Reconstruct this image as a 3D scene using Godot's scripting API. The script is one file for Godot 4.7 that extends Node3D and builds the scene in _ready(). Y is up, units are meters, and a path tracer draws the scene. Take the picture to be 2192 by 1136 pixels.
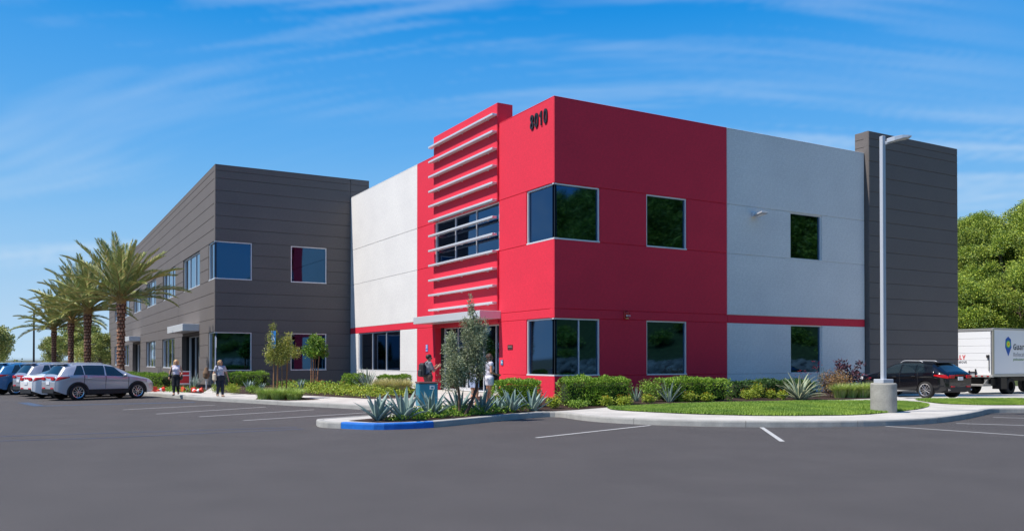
extends Node3D
# An office building at the edge of a parking lot. y is up, metres; at(x, z) takes z as metres ahead of the camera.
const EYE := 1.75
const EXPOSE := 1.35
const TURN := 0.52104            # the building's front stands turned by this much
const LOUVER := 0.747
var mat := {}
var rng := RandomNumberGenerator.new()
var kerb_line := PackedVector2Array()
var mesh_store := {}

func at(x: float, z: float, y := 0.0) -> Vector3:
	return Vector3(x, y, -z)

func heading(hx: float, hz: float) -> float:   # turn that points local +x along (hx, hz)
	return atan2(hz, hx)

# ---------------------------------------------------------------- shapes
class Shape:
	var v := PackedVector3Array()
	var n := PackedVector3Array()
	var c := PackedColorArray()
	var u := PackedVector2Array()
	func tri(a: Vector3, b: Vector3, d: Vector3, k := Color.WHITE) -> void:   # anticlockwise seen from outside
		var nn := (b - a).cross(d - a).normalized()
		if nn == Vector3.ZERO:
			return
		v.append(a); v.append(d); v.append(b)
		for i in 3:
			n.append(nn); c.append(k); u.append(Vector2.ZERO)
	func trin(a: Vector3, b: Vector3, d: Vector3, na: Vector3, nb: Vector3, nd: Vector3, k := Color.WHITE) -> void:
		v.append(a); v.append(d); v.append(b)
		n.append(na); n.append(nd); n.append(nb)
		for i in 3:
			c.append(k); u.append(Vector2.ZERO)
	func quad(a: Vector3, b: Vector3, d: Vector3, e: Vector3, k := Color.WHITE) -> void:
		tri(a, b, d, k); tri(a, d, e, k)
	func poly(p: Array, out_dir: Vector3, k := Color.WHITE) -> void:   # a flat convex polygon turned to face out_dir
		var nn: Vector3 = (p[1] - p[0]).cross(p[2] - p[0])
		var q := p.duplicate()
		if nn.dot(out_dir) < 0.0:
			q.reverse()
		for i in range(1, q.size() - 1):
			tri(q[0], q[i], q[i + 1], k)
	func box(mid: Vector3, size: Vector3, bevel := 0.0, b := Basis.IDENTITY, k := Color.WHITE) -> void:
		var h := size / 2.0
		var s := minf(bevel, minf(h.x, minf(h.y, h.z)) * 0.8)
		var sg := [-1.0, 1.0]
		for ax in 3:
			var a1 := (ax + 1) % 3
			var a2 := (ax + 2) % 3
			for g in sg:
				var o := Vector3.ZERO
				o[ax] = g
				var p := []
				for w in [[-1, -1], [1, -1], [1, 1], [-1, 1]]:
					var q := Vector3.ZERO
					q[ax] = h[ax] * g
					q[a1] = (h[a1] - s) * w[0]
					q[a2] = (h[a2] - s) * w[1]
					p.append(mid + b * q)
				poly(p, b * o, k)
			if s > 0.0:
				for g1 in sg:
					for g2 in sg:
						var p := []
						for w in [[-1, 0], [1, 0], [1, 1], [-1, 1]]:
							var q := Vector3.ZERO
							q[ax] = (h[ax] - s) * w[0]
							q[a1] = (h[a1] - (s if w[1] == 1 else 0.0)) * g1
							q[a2] = (h[a2] - (0.0 if w[1] == 1 else s)) * g2
							p.append(mid + b * q)
						var o := Vector3.ZERO
						o[a1] = g1; o[a2] = g2
						poly(p, b * o, k)
		if s > 0.0:
			for gx in sg:
				for gy in sg:
					for gz in sg:
						var p := []
						for ax in 3:
							var q := Vector3((h.x - s) * gx, (h.y - s) * gy, (h.z - s) * gz)
							q[ax] = h[ax] * [gx, gy, gz][ax]
							p.append(mid + b * q)
						poly(p, b * Vector3(gx, gy, gz), k)
	func grid(p: Array, flip := false, k := Color.WHITE, cols: PackedColorArray = []) -> void:   # rows of points, smooth; outward is row direction x column direction
		var r := p.size()
		var m: int = p[0].size()
		var nn := []
		for i in r:
			var row := PackedVector3Array()
			var loop_: bool = p[i][0].is_equal_approx(p[i][m - 1])
			for j in m:
				var du: Vector3 = p[mini(i + 1, r - 1)][j] - p[maxi(i - 1, 0)][j]
				var jn := mini(j + 1, m - 1)
				var jp := maxi(j - 1, 0)
				if loop_ and (j == 0 or j == m - 1):
					jn = 1
					jp = m - 2
				var dv: Vector3 = p[i][jn] - p[i][jp]
				var x := du.cross(dv)
				row.append((-x if flip else x).normalized())
			nn.append(row)
		for i in r - 1:
			for j in m - 1:
				var kk := k if cols.is_empty() else cols[i * m + j]
				if flip:
					trin(p[i][j], p[i + 1][j + 1], p[i + 1][j], nn[i][j], nn[i + 1][j + 1], nn[i + 1][j], kk)
					trin(p[i][j], p[i][j + 1], p[i + 1][j + 1], nn[i][j], nn[i][j + 1], nn[i + 1][j + 1], kk)
				else:
					trin(p[i][j], p[i + 1][j], p[i + 1][j + 1], nn[i][j], nn[i + 1][j], nn[i + 1][j + 1], kk)
					trin(p[i][j], p[i + 1][j + 1], p[i][j + 1], nn[i][j], nn[i + 1][j + 1], nn[i][j + 1], kk)
	func tube(path: Array, radii: Array, seg := 8, k := Color.WHITE) -> void:
		var rows := []
		var side := Vector3.RIGHT
		for i in path.size():
			var d: Vector3 = (path[mini(i + 1, path.size() - 1)] - path[maxi(i - 1, 0)]).normalized()
			if absf(d.dot(side)) > 0.9:
				side = Vector3.FORWARD if absf(d.z) < 0.8 else Vector3.UP
			var s2 := (side - d * side.dot(d)).normalized()
			side = s2
			var t2 := d.cross(s2)
			var row := PackedVector3Array()
			for j in seg + 1:
				var a := TAU * (j % seg) / seg
				row.append(path[i] + (s2 * cos(a) + t2 * sin(a)) * radii[i])
			rows.append(row)
		grid(rows, true, k)
		for e in [0, path.size() - 1]:
			var p := []
			for j in seg:
				p.append(rows[e][j])
			var d: Vector3 = path[e] - path[1 if e == 0 else e - 1]
			poly(p, d, k)
	func lathe(prof: Array, seg := 24, axis := Vector3.UP, mid := Vector3.ZERO, k := Color.WHITE) -> void:   # prof: Vector2(radius, height), from low to high on the outside
		var s1 := axis.cross(Vector3.RIGHT if absf(axis.x) < 0.8 else Vector3.FORWARD).normalized()
		var s2 := axis.cross(s1)
		for i in prof.size() - 1:
			var rows := []
			for w in [prof[i], prof[i + 1]]:
				var row := PackedVector3Array()
				for j in seg + 1:
					var a := TAU * (j % seg) / seg
					row.append(mid + axis * w.y + (s1 * cos(a) + s2 * sin(a)) * w.x)
				rows.append(row)
			var pn := Vector2(prof[i + 1].y - prof[i].y, prof[i].x - prof[i + 1].x).normalized()
			for j in seg:
				var na: Vector3 = axis * pn.y + (s1 * cos(TAU * j / seg) + s2 * sin(TAU * j / seg)) * pn.x
				var nb: Vector3 = axis * pn.y + (s1 * cos(TAU * (j + 1) / seg) + s2 * sin(TAU * (j + 1) / seg)) * pn.x
				trin(rows[0][j], rows[0][j + 1], rows[1][j + 1], na, nb, nb, k)
				trin(rows[0][j], rows[1][j + 1], rows[1][j], na, nb, na, k)
	func leaf(p: Vector3, d: Vector3, up: Vector3, l: float, w: float, k: Color) -> void:   # a folded leaf of two faces
		var s := d.cross(up).normalized()
		var nn := s.cross(d).normalized()
		var m := p + d * l * 0.45
		var tip := p + d * l - nn * l * 0.12
		var a := m + s * w * 0.5 + nn * w * 0.12
		var b := m - s * w * 0.5 + nn * w * 0.12
		tri(p, a, tip, k)
		tri(p, tip, b, k)
	func add(o: Shape, t: Transform3D, k := Color(0, 0, 0, 0)) -> void:
		v.append_array(t * o.v)
		for q in o.n:
			n.append((t.basis * q).normalized())
		if k.a > 0.0:
			for q in o.v:
				c.append(k)
		else:
			c.append_array(o.c)
		u.append_array(o.u)
	func made() -> ArrayMesh:
		var a := []
		a.resize(Mesh.ARRAY_MAX)
		a[Mesh.ARRAY_VERTEX] = v
		a[Mesh.ARRAY_NORMAL] = n
		a[Mesh.ARRAY_COLOR] = c
		a[Mesh.ARRAY_TEX_UV] = u
		var m := ArrayMesh.new()
		m.add_surface_from_arrays(Mesh.PRIMITIVE_TRIANGLES, a)
		return m

func blob(mid: Vector3, size: Vector3, seg := 10, b := Basis.IDENTITY) -> Shape:   # an ellipsoid
	var s := Shape.new()
	var rows := []
	for i in seg + 1:
		var f := -PI / 2 + PI * i / seg
		var row := PackedVector3Array()
		for j in seg * 2 + 1:
			var a := TAU * (j % (seg * 2)) / (seg * 2)
			row.append(mid + b * Vector3(cos(f) * cos(a) * size.x, sin(f) * size.y, -cos(f) * sin(a) * size.z))
		rows.append(row)
	s.grid(rows, true)
	return s

# a body as one skin: bones [a, b, ra, rb] joined by a smooth minimum and meshed as surface nets; cuts are planes that end cloth
func skin(bones: Array, cell: float, blend := 0.03, cuts: Array = []) -> Shape:
	var lo := Vector3(1e9, 1e9, 1e9)
	var hi := -lo
	for q in bones:
		var r: float = maxf(q[2], q[3]) + cell * 2.0
		for e in 2:
			lo = lo.min(q[e] - Vector3(r, r, r))
			hi = hi.max(q[e] + Vector3(r, r, r))
	var nx := int((hi.x - lo.x) / cell) + 2
	var ny := int((hi.y - lo.y) / cell) + 2
	var nz := int((hi.z - lo.z) / cell) + 2
	var f := PackedFloat32Array()
	f.resize(nx * ny * nz)
	f.fill(1.0)
	for q in bones:
		var a: Vector3 = q[0]
		var b: Vector3 = q[1]
		var ra: float = q[2]
		var rb: float = q[3]
		var r := maxf(ra, rb) + maxf(cell * 2.0, blend)
		var p0 := ((a.min(b) - Vector3(r, r, r) - lo) / cell).floor().max(Vector3.ZERO)
		var p1 := ((a.max(b) + Vector3(r, r, r) - lo) / cell).ceil()
		var ab := b - a
		var inv := 1.0 / maxf(ab.length_squared(), 1e-9)
		for z in range(int(p0.z), mini(int(p1.z) + 1, nz)):
			for y in range(int(p0.y), mini(int(p1.y) + 1, ny)):
				var base := (z * ny + y) * nx
				for x in range(int(p0.x), mini(int(p1.x) + 1, nx)):
					var w := lo + Vector3(x, y, z) * cell - a
					var t := clampf(w.dot(ab) * inv, 0.0, 1.0)
					var d := (w - ab * t).length() - lerpf(ra, rb, t)
					var g := f[base + x]
					var h := maxf(blend - absf(d - g), 0.0) / blend
					f[base + x] = minf(d, g) - h * h * blend * 0.25
	for k in cuts:
		for z in nz:
			for y in ny:
				for x in nx:
					var i: int = (z * ny + y) * nx + x
					var d: float = (lo + Vector3(x, y, z) * cell).dot(k[0]) - k[1]
					if d > f[i]:
						f[i] = d
	var ids := {}
	var pts := PackedVector3Array()
	var nor := PackedVector3Array()
	var corner := [Vector3i(0, 0, 0), Vector3i(1, 0, 0), Vector3i(0, 1, 0), Vector3i(1, 1, 0), Vector3i(0, 0, 1), Vector3i(1, 0, 1), Vector3i(0, 1, 1), Vector3i(1, 1, 1)]
	var edges := [[0, 1], [2, 3], [4, 5], [6, 7], [0, 2], [1, 3], [4, 6], [5, 7], [0, 4], [1, 5], [2, 6], [3, 7]]
	for z in nz - 1:
		for y in ny - 1:
			for x in nx - 1:
				var i := (z * ny + y) * nx + x
				var g0 := f[i]
				if absf(g0) > cell * 3.0:
					continue
				var gs := [g0, f[i + 1], f[i + nx], f[i + nx + 1], f[i + nx * ny], f[i + nx * ny + 1], f[i + nx * ny + nx], f[i + nx * ny + nx + 1]]
				var ins := 0
				for w in gs:
					if w < 0.0:
						ins += 1
				if ins == 0 or ins == 8:
					continue
				var sum := Vector3.ZERO
				var cnt := 0
				for e in edges:
					var u: float = gs[e[0]]
					var w: float = gs[e[1]]
					if (u < 0.0) != (w < 0.0):
						var t: float = u / (u - w)
						sum += Vector3(corner[e[0]]).lerp(Vector3(corner[e[1]]), t)
						cnt += 1
				ids[i] = pts.size()
				pts.append(lo + (Vector3(x, y, z) + sum / cnt) * cell)
				nor.append(Vector3(gs[1] + gs[3] + gs[5] + gs[7] - gs[0] - gs[2] - gs[4] - gs[6], gs[2] + gs[3] + gs[6] + gs[7] - gs[0] - gs[1] - gs[4] - gs[5], gs[4] + gs[5] + gs[6] + gs[7] - gs[0] - gs[1] - gs[2] - gs[3]).normalized())
	var s := Shape.new()
	var step := [1, nx, nx * ny]
	for i in ids:
		for ax in 3:
			var o: int = i + step[ax]
			if o >= f.size() or (f[i] < 0.0) == (f[o] < 0.0):
				continue
			var s1: int = step[(ax + 1) % 3]
			var s2: int = step[(ax + 2) % 3]
			if not (ids.has(i - s1) and ids.has(i - s2) and ids.has(i - s1 - s2)):
				continue
			var q := [ids[i], ids[i - s1], ids[i - s1 - s2], ids[i - s2]]
			if f[i] >= 0.0:
				q.reverse()
			s.trin(pts[q[0]], pts[q[1]], pts[q[2]], nor[q[0]], nor[q[1]], nor[q[2]])
			s.trin(pts[q[0]], pts[q[2]], pts[q[3]], nor[q[0]], nor[q[2]], nor[q[3]])
	return s

# ---------------------------------------------------------------- nodes
func tag(o: Node, label: String, category: String, group := "") -> Node:
	o.set_meta("label", label)
	o.set_meta("category", category)
	if group:
		o.set_meta("group", group)
	return o

func thing(called: String, label: String, category: String, where: Vector3, turn := 0.0, group := "") -> Node3D:
	var o := Node3D.new()
	o.name = called
	add_child(o, true)
	o.position = where
	o.rotation.y = turn
	tag(o, label, category, group)
	return o

func part(called: String, s, m: Material, parent: Node, xf := Transform3D.IDENTITY) -> MeshInstance3D:
	var o := MeshInstance3D.new()
	o.name = called
	o.mesh = s.made() if s is Shape else s
	o.material_override = m
	o.transform = xf
	parent.add_child(o, true)
	return o

func structure(called: String, s, m: Material, kind := "structure") -> MeshInstance3D:
	var o := part(called, s, m, self)
	o.set_meta("kind", kind)
	return o

func twin(o: Node3D, label: String, where: Vector3, turn: float, size := 1.0, group := "") -> Node3D:
	var d: Node3D = o.duplicate()
	d.name = o.name
	add_child(d, true)
	d.transform = Transform3D(Basis(Vector3.UP, turn).scaled(Vector3(size, size, size)), where)
	d.set_meta("label", label)
	if group:
		d.set_meta("group", group)
	return d

# ---------------------------------------------------------------- materials
func noise(freq: float, octaves := 4, sd := 1, kind := FastNoiseLite.TYPE_SIMPLEX_SMOOTH) -> FastNoiseLite:
	var n := FastNoiseLite.new()
	n.noise_type = kind
	n.frequency = freq
	n.fractal_octaves = octaves
	n.seed = sd
	return n

func cloth_of(freq: float, lo: Color, hi: Color, octaves := 4, sd := 1, size := 512, sharp := 0.0) -> NoiseTexture2D:
	var t := NoiseTexture2D.new()
	t.width = size
	t.height = size
	t.seamless = true
	t.noise = noise(freq, octaves, sd)
	var g := Gradient.new()
	g.set_color(0, lo)
	g.set_color(1, hi)
	g.set_offset(0, sharp)
	g.set_offset(1, 1.0 - sharp)
	t.color_ramp = g
	return t

func lin(r: float, g: float, b: float, a := 1.0) -> Color:
	var c := Color(r, g, b).linear_to_srgb()
	c.a = a
	return c

func plain(c: Color, rough := 0.8, metal := 0.0) -> StandardMaterial3D:
	var m := StandardMaterial3D.new()
	m.albedo_color = c
	m.roughness = rough
	m.metallic = metal
	return m

func grained(c: Color, rough: float, fine: Texture2D, fine_scale: float, broad: Texture2D = null, broad_scale := 0.1, bump := 0.0) -> StandardMaterial3D:
	var m := plain(c, rough)
	m.albedo_texture = fine
	m.uv1_triplanar = true
	m.uv1_world_triplanar = true
	m.uv1_scale = Vector3.ONE * fine_scale
	if broad:
		m.detail_enabled = true
		m.detail_albedo = broad
		m.detail_blend_mode = BaseMaterial3D.BLEND_MODE_MUL
		m.detail_uv_layer = BaseMaterial3D.DETAIL_UV_2
		m.uv2_triplanar = true
		m.uv2_world_triplanar = true
		m.uv2_scale = Vector3.ONE * broad_scale
	if bump > 0.0:
		m.heightmap_enabled = true
		m.heightmap_texture = fine
		m.heightmap_scale = bump
	return m

func tinted(rough := 0.7, back := Color.BLACK) -> StandardMaterial3D:   # takes its colour from the vertices
	var m := plain(Color.WHITE, rough)
	m.vertex_color_use_as_albedo = true
	if back != Color.BLACK:
		m.backlight_enabled = true
		m.backlight = back
	return m

func make_materials() -> void:
	var fine := cloth_of(0.02, Color(0.9, 0.9, 0.9), Color.WHITE, 5, 3)
	var soft := cloth_of(0.008, Color(0.95, 0.95, 0.955), Color.WHITE, 3, 5)
	var grit := cloth_of(0.09, Color(0.34, 0.34, 0.35), Color(1, 1, 1), 3, 8, 1024, 0.3)
	var streaks := cloth_of(0.02, Color(0.9, 0.9, 0.9), Color.WHITE, 5, 29)
	var patchy := cloth_of(0.012, Color(0.86, 0.86, 0.86), Color.WHITE, 5, 9)
	mat.red = grained(lin(0.80, 0.019, 0.055), 0.75, fine, 0.9, soft, 0.13, 0.25)
	mat.white = grained(lin(0.82, 0.805, 0.78), 0.8, fine, 0.9, soft, 0.11, 0.25)
	mat.grey = grained(lin(0.150, 0.132, 0.124), 0.8, fine, 0.9, soft, 0.12, 0.25)
	mat.core = plain(lin(0.03, 0.03, 0.03), 0.9)
	mat.roof = plain(lin(0.5, 0.5, 0.48), 0.9)
	mat.coping = plain(lin(0.75, 0.75, 0.74), 0.4)
	mat.frame = plain(lin(0.72, 0.73, 0.75), 0.35, 0.3)
	mat.dark_frame = plain(lin(0.03, 0.035, 0.04), 0.35, 0.3)
	mat.glass = plain(lin(0.014, 0.068, 0.150), 0.03, 1.0)
	mat.glass.clearcoat_enabled = true
	mat.glass.clearcoat = 0.32
	mat.glass.clearcoat_roughness = 0.02
	mat.alu = plain(lin(0.68, 0.69, 0.72), 0.38, 0.35)
	mat.black = plain(lin(0.012, 0.012, 0.014), 0.5)
	mat.asphalt = grained(lin(0.165, 0.147, 0.141), 0.9, grit, 1.1, streaks, 0.045, 0.3)
	mat.concrete = grained(lin(0.62, 0.59, 0.54), 0.85, fine, 1.3, patchy, 0.11, 0.15)
	mat.kerb = grained(lin(0.46, 0.45, 0.42), 0.85, fine, 2.0, patchy, 0.3, 0.15)
	mat.kerb_blue = grained(lin(0.008, 0.20, 0.74), 0.6, fine, 2.0, patchy, 0.5)
	mat.pedestal = grained(lin(0.42, 0.405, 0.36), 0.9, fine, 1.5, patchy, 0.5, 0.3)
	mat.paint = grained(lin(0.70, 0.70, 0.68), 0.75, cloth_of(0.05, Color(0.6, 0.6, 0.6), Color.WHITE, 4, 21), 1.0)
	mat.blue_paint = grained(lin(0.10, 0.17, 0.30), 0.8, cloth_of(0.06, Color(0.35, 0.35, 0.35), Color.WHITE, 4, 22), 0.8)
	mat.faint_blue = grained(lin(0.13, 0.19, 0.36), 0.85, grit, 1.1)
	mat.mulch = grained(lin(0.13, 0.062, 0.035), 0.95, cloth_of(0.07, Color(0.3, 0.28, 0.26), Color.WHITE, 4, 12), 1.2, patchy, 0.3, 3.0)
	mat.turf = grained(lin(0.06, 0.13, 0.02), 0.9, cloth_of(0.05, Color(0.6, 0.65, 0.5), Color.WHITE, 4, 14), 1.0)
	mat.soil = grained(lin(0.16, 0.15, 0.08), 0.95, cloth_of(0.03, Color(0.5, 0.55, 0.4), Color.WHITE, 5, 15), 0.05)
	mat.slope = grained(lin(0.09, 0.12, 0.03), 0.95, cloth_of(0.04, Color(0.4, 0.45, 0.35), Color.WHITE, 5, 16), 0.08)
	mat.leaf = tinted(0.55, Color(0.35, 0.35, 0.35))
	mat.agave = tinted(0.5)
	mat.bark = tinted(0.9)
	mat.tint = tinted(0.7)
	mat.cloth = tinted(0.85)
	mat.tyre = plain(lin(0.014, 0.014, 0.015), 0.8)
	mat.rim = plain(lin(0.6, 0.6, 0.62), 0.25, 0.9)
	mat.car_glass = plain(lin(0.012, 0.02, 0.024), 0.03)
	mat.car_glass.metallic_specular = 0.7
	mat.trim = plain(lin(0.02, 0.02, 0.022), 0.6)
	mat.chrome = plain(lin(0.7, 0.7, 0.72), 0.12, 1.0)
	mat.tail = plain(lin(0.45, 0.008, 0.012), 0.12)
	mat.lens = plain(lin(0.75, 0.75, 0.77), 0.1)
	mat.plate = plain(lin(0.7, 0.72, 0.75), 0.4)
	mat.skin = plain(lin(0.42, 0.235, 0.15), 0.55)
	mat.wood = grained(lin(0.30, 0.16, 0.08), 0.85, cloth_of(0.03, Color(0.7, 0.7, 0.7), Color.WHITE, 4, 31), 2.0)

func car_paint(c: Color, metal := 0.0) -> StandardMaterial3D:
	var m := plain(c, 0.3, metal)
	m.clearcoat_enabled = true
	m.clearcoat = 1.0
	m.clearcoat_roughness = 0.03
	return m

# ---------------------------------------------------------------- sky
func make_sky() -> Sky:
	var w := 2048
	var h := 1024
	var im := Image.create(w, h, false, Image.FORMAT_RGBF)
	var stops := [[0.0, Color(0.745, 0.865, 0.96)], [0.05, Color(0.695, 0.83, 0.945)], [0.12, Color(0.585, 0.78, 0.945)], [0.24, Color(0.385, 0.68, 0.935)], [0.33, Color(0.27, 0.62, 0.915)], [0.39, Color(0.10, 0.555, 0.885)], [0.6, Color(0.09, 0.50, 0.83)], [1.0, Color(0.08, 0.42, 0.74)]]
	var patches := noise(0.5, 3, 11)
	var warp := noise(0.35, 2, 5)
	var strand := noise(1.0, 6, 7)
	var fine := noise(1.0, 4, 19)
	var a := 0.18
	var gain := 1.0 / EXPOSE
	for y in h:
		var el := PI / 2 - PI * (y + 0.5) / h
		if el < 0.0:
			for x in w:
				im.set_pixel(x, y, Color(0.16, 0.17, 0.18))
			continue
		var s := sin(el)
		var base: Color = stops[-1][1].srgb_to_linear()
		for i in stops.size() - 1:
			if s <= stops[i + 1][0]:
				base = stops[i][1].lerp(stops[i + 1][1], (s - stops[i][0]) / (stops[i + 1][0] - stops[i][0])).srgb_to_linear()
				break
		for x in w:
			var az := TAU * (x + 0.5) / w
			var q := Vector2(sin(az), cos(az)) * cos(el) / (s + 0.10)
			q = q.rotated(a)
			q.y += warp.get_noise_2d(q.x * 0.5, q.y * 0.5) * 0.9
			var dens := clampf(0.42 + patches.get_noise_2d(q.x * 0.5, q.y * 0.8 + 3.1) * 1.7, 0.05, 1.0)
			var st := 0.5 + 0.5 * strand.get_noise_2d(q.x * 0.4, q.y * 2.4)
			var fi := 0.5 + 0.5 * fine.get_noise_2d(q.x * 1.5, q.y * 13.0)
			var cl := clampf((st * 0.78 + fi * 0.36 - 0.45) * 1.9, 0.0, 1.0) * dens
			cl *= lerpf(0.60, 0.75, smoothstep(0.3, 0.7, s))
			im.set_pixel(x, y, base.lerp(Color(0.66, 0.79, 0.93), cl) * gain)
	var p := PanoramaSkyMaterial.new()
	p.panorama = ImageTexture.create_from_image(im)
	var k := Sky.new()
	k.sky_material = p
	return k

func _ready() -> void:
	rng.seed = 8010
	var cam := Camera3D.new()
	cam.name = "camera"
	cam.projection = Camera3D.PROJECTION_FRUSTUM
	cam.near = 0.1
	cam.far = 4000.0
	cam.size = 0.1 * 1136.0 / 1810.0
	cam.frustum_offset = Vector2(0.0, 0.1 * 184.7 / 1810.0)
	add_child(cam)
	cam.position = Vector3(0, EYE, 0)
	cam.rotation.x = 0.0099
	cam.current = true
	var we := WorldEnvironment.new()
	we.name = "daylight"
	var env := Environment.new()
	env.background_mode = Environment.BG_SKY
	env.sky = make_sky()
	env.tonemap_mode = Environment.TONE_MAPPER_LINEAR
	env.tonemap_exposure = EXPOSE
	env.sdfgi_enabled = true
	env.ssao_enabled = true
	env.ssil_enabled = true
	we.environment = env
	add_child(we)
	var sun := DirectionalLight3D.new()
	sun.name = "sun"
	sun.light_energy = 1.5
	sun.light_color = Color(1.0, 0.97, 0.93)
	sun.light_angular_distance = 0.5
	sun.shadow_enabled = true
	add_child(sun)
	var el := deg_to_rad(58.0)
	sun.look_at_from_position(Vector3.ZERO, Vector3(0.935 * cos(el), -sin(el), -0.355 * cos(el)))
	make_materials()
	build_ground()
	build_office()
	build_hill()
	build_cars()
	build_street_furniture()
	build_trees()
	build_plants()
	build_people()

# ---------------------------------------------------------------- ground
func pts(list: Array) -> PackedVector2Array:
	var p := PackedVector2Array()
	for i in range(0, list.size(), 2):
		p.append(Vector2(list[i], list[i + 1]))
	return p

func smooth_line(p: PackedVector2Array, n := 4) -> PackedVector2Array:
	var o := PackedVector2Array()
	for i in p.size() - 1:
		var a := p[maxi(i - 1, 0)]
		var d := p[mini(i + 2, p.size() - 1)]
		for k in n:
			o.append(p[i].cubic_interpolate(p[i + 1], a, d, float(k) / n))
	o.append(p[-1])
	return o

func lift(x: float, z: float) -> float:   # the pavement climbs a little from the kerb to the building
	var d := 1e9
	var q := Vector2(x, z)
	for i in kerb_line.size() - 1:
		d = minf(d, q.distance_to(Geometry2D.get_closest_point_to_segment(q, kerb_line[i], kerb_line[i + 1])))
	return 0.155 + 0.095 * smoothstep(0.2, 6.0, d)

func drive_y(z: float) -> float:
	return clampf(0.19 - (z - 33.4) * 0.031, -0.41, 0.19)

func sheet(poly: PackedVector2Array, height: Callable, cell := 1.5) -> Shape:
	var s := Shape.new()
	var lo := poly[0]
	var hi := poly[0]
	for p in poly:
		lo = lo.min(p)
		hi = hi.max(p)
	var known := {}
	var x := floorf(lo.x / cell) * cell
	while x < hi.x:
		var z := floorf(lo.y / cell) * cell
		while z < hi.y:
			var sq := PackedVector2Array([Vector2(x, z), Vector2(x + cell, z), Vector2(x + cell, z + cell), Vector2(x, z + cell)])
			for piece in Geometry2D.intersect_polygons(poly, sq):
				var t := Geometry2D.triangulate_polygon(piece)
				for i in range(0, t.size(), 3):
					var q := []
					for k in 3:
						var w: Vector2 = piece[t[i + k]]
						var key := Vector2i(w * 500.0)
						if not known.has(key):
							known[key] = height.call(w.x, w.y)
						q.append(at(w.x, w.y, known[key]))
					s.poly(q, Vector3.UP)
			z += cell
		x += cell
	return s

func inset(poly: PackedVector2Array, d: float) -> PackedVector2Array:
	return Geometry2D.offset_polygon(poly, -d, Geometry2D.JOIN_ROUND)[0]

func stripe(list: Array, width: float, m: Material, y := 0.005) -> void:
	var s := Shape.new()
	for i in range(0, list.size() - 2, 2):
		var a := Vector2(list[i], list[i + 1])
		var b := Vector2(list[i + 2], list[i + 3])
		var w := (b - a).normalized().orthogonal() * width / 2.0
		s.poly([at(a.x + w.x, a.y + w.y, y), at(b.x + w.x, b.y + w.y, y), at(b.x - w.x, b.y - w.y, y), at(a.x - w.x, a.y - w.y, y)], Vector3.UP)
	structure("parking_line", s, m)

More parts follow.
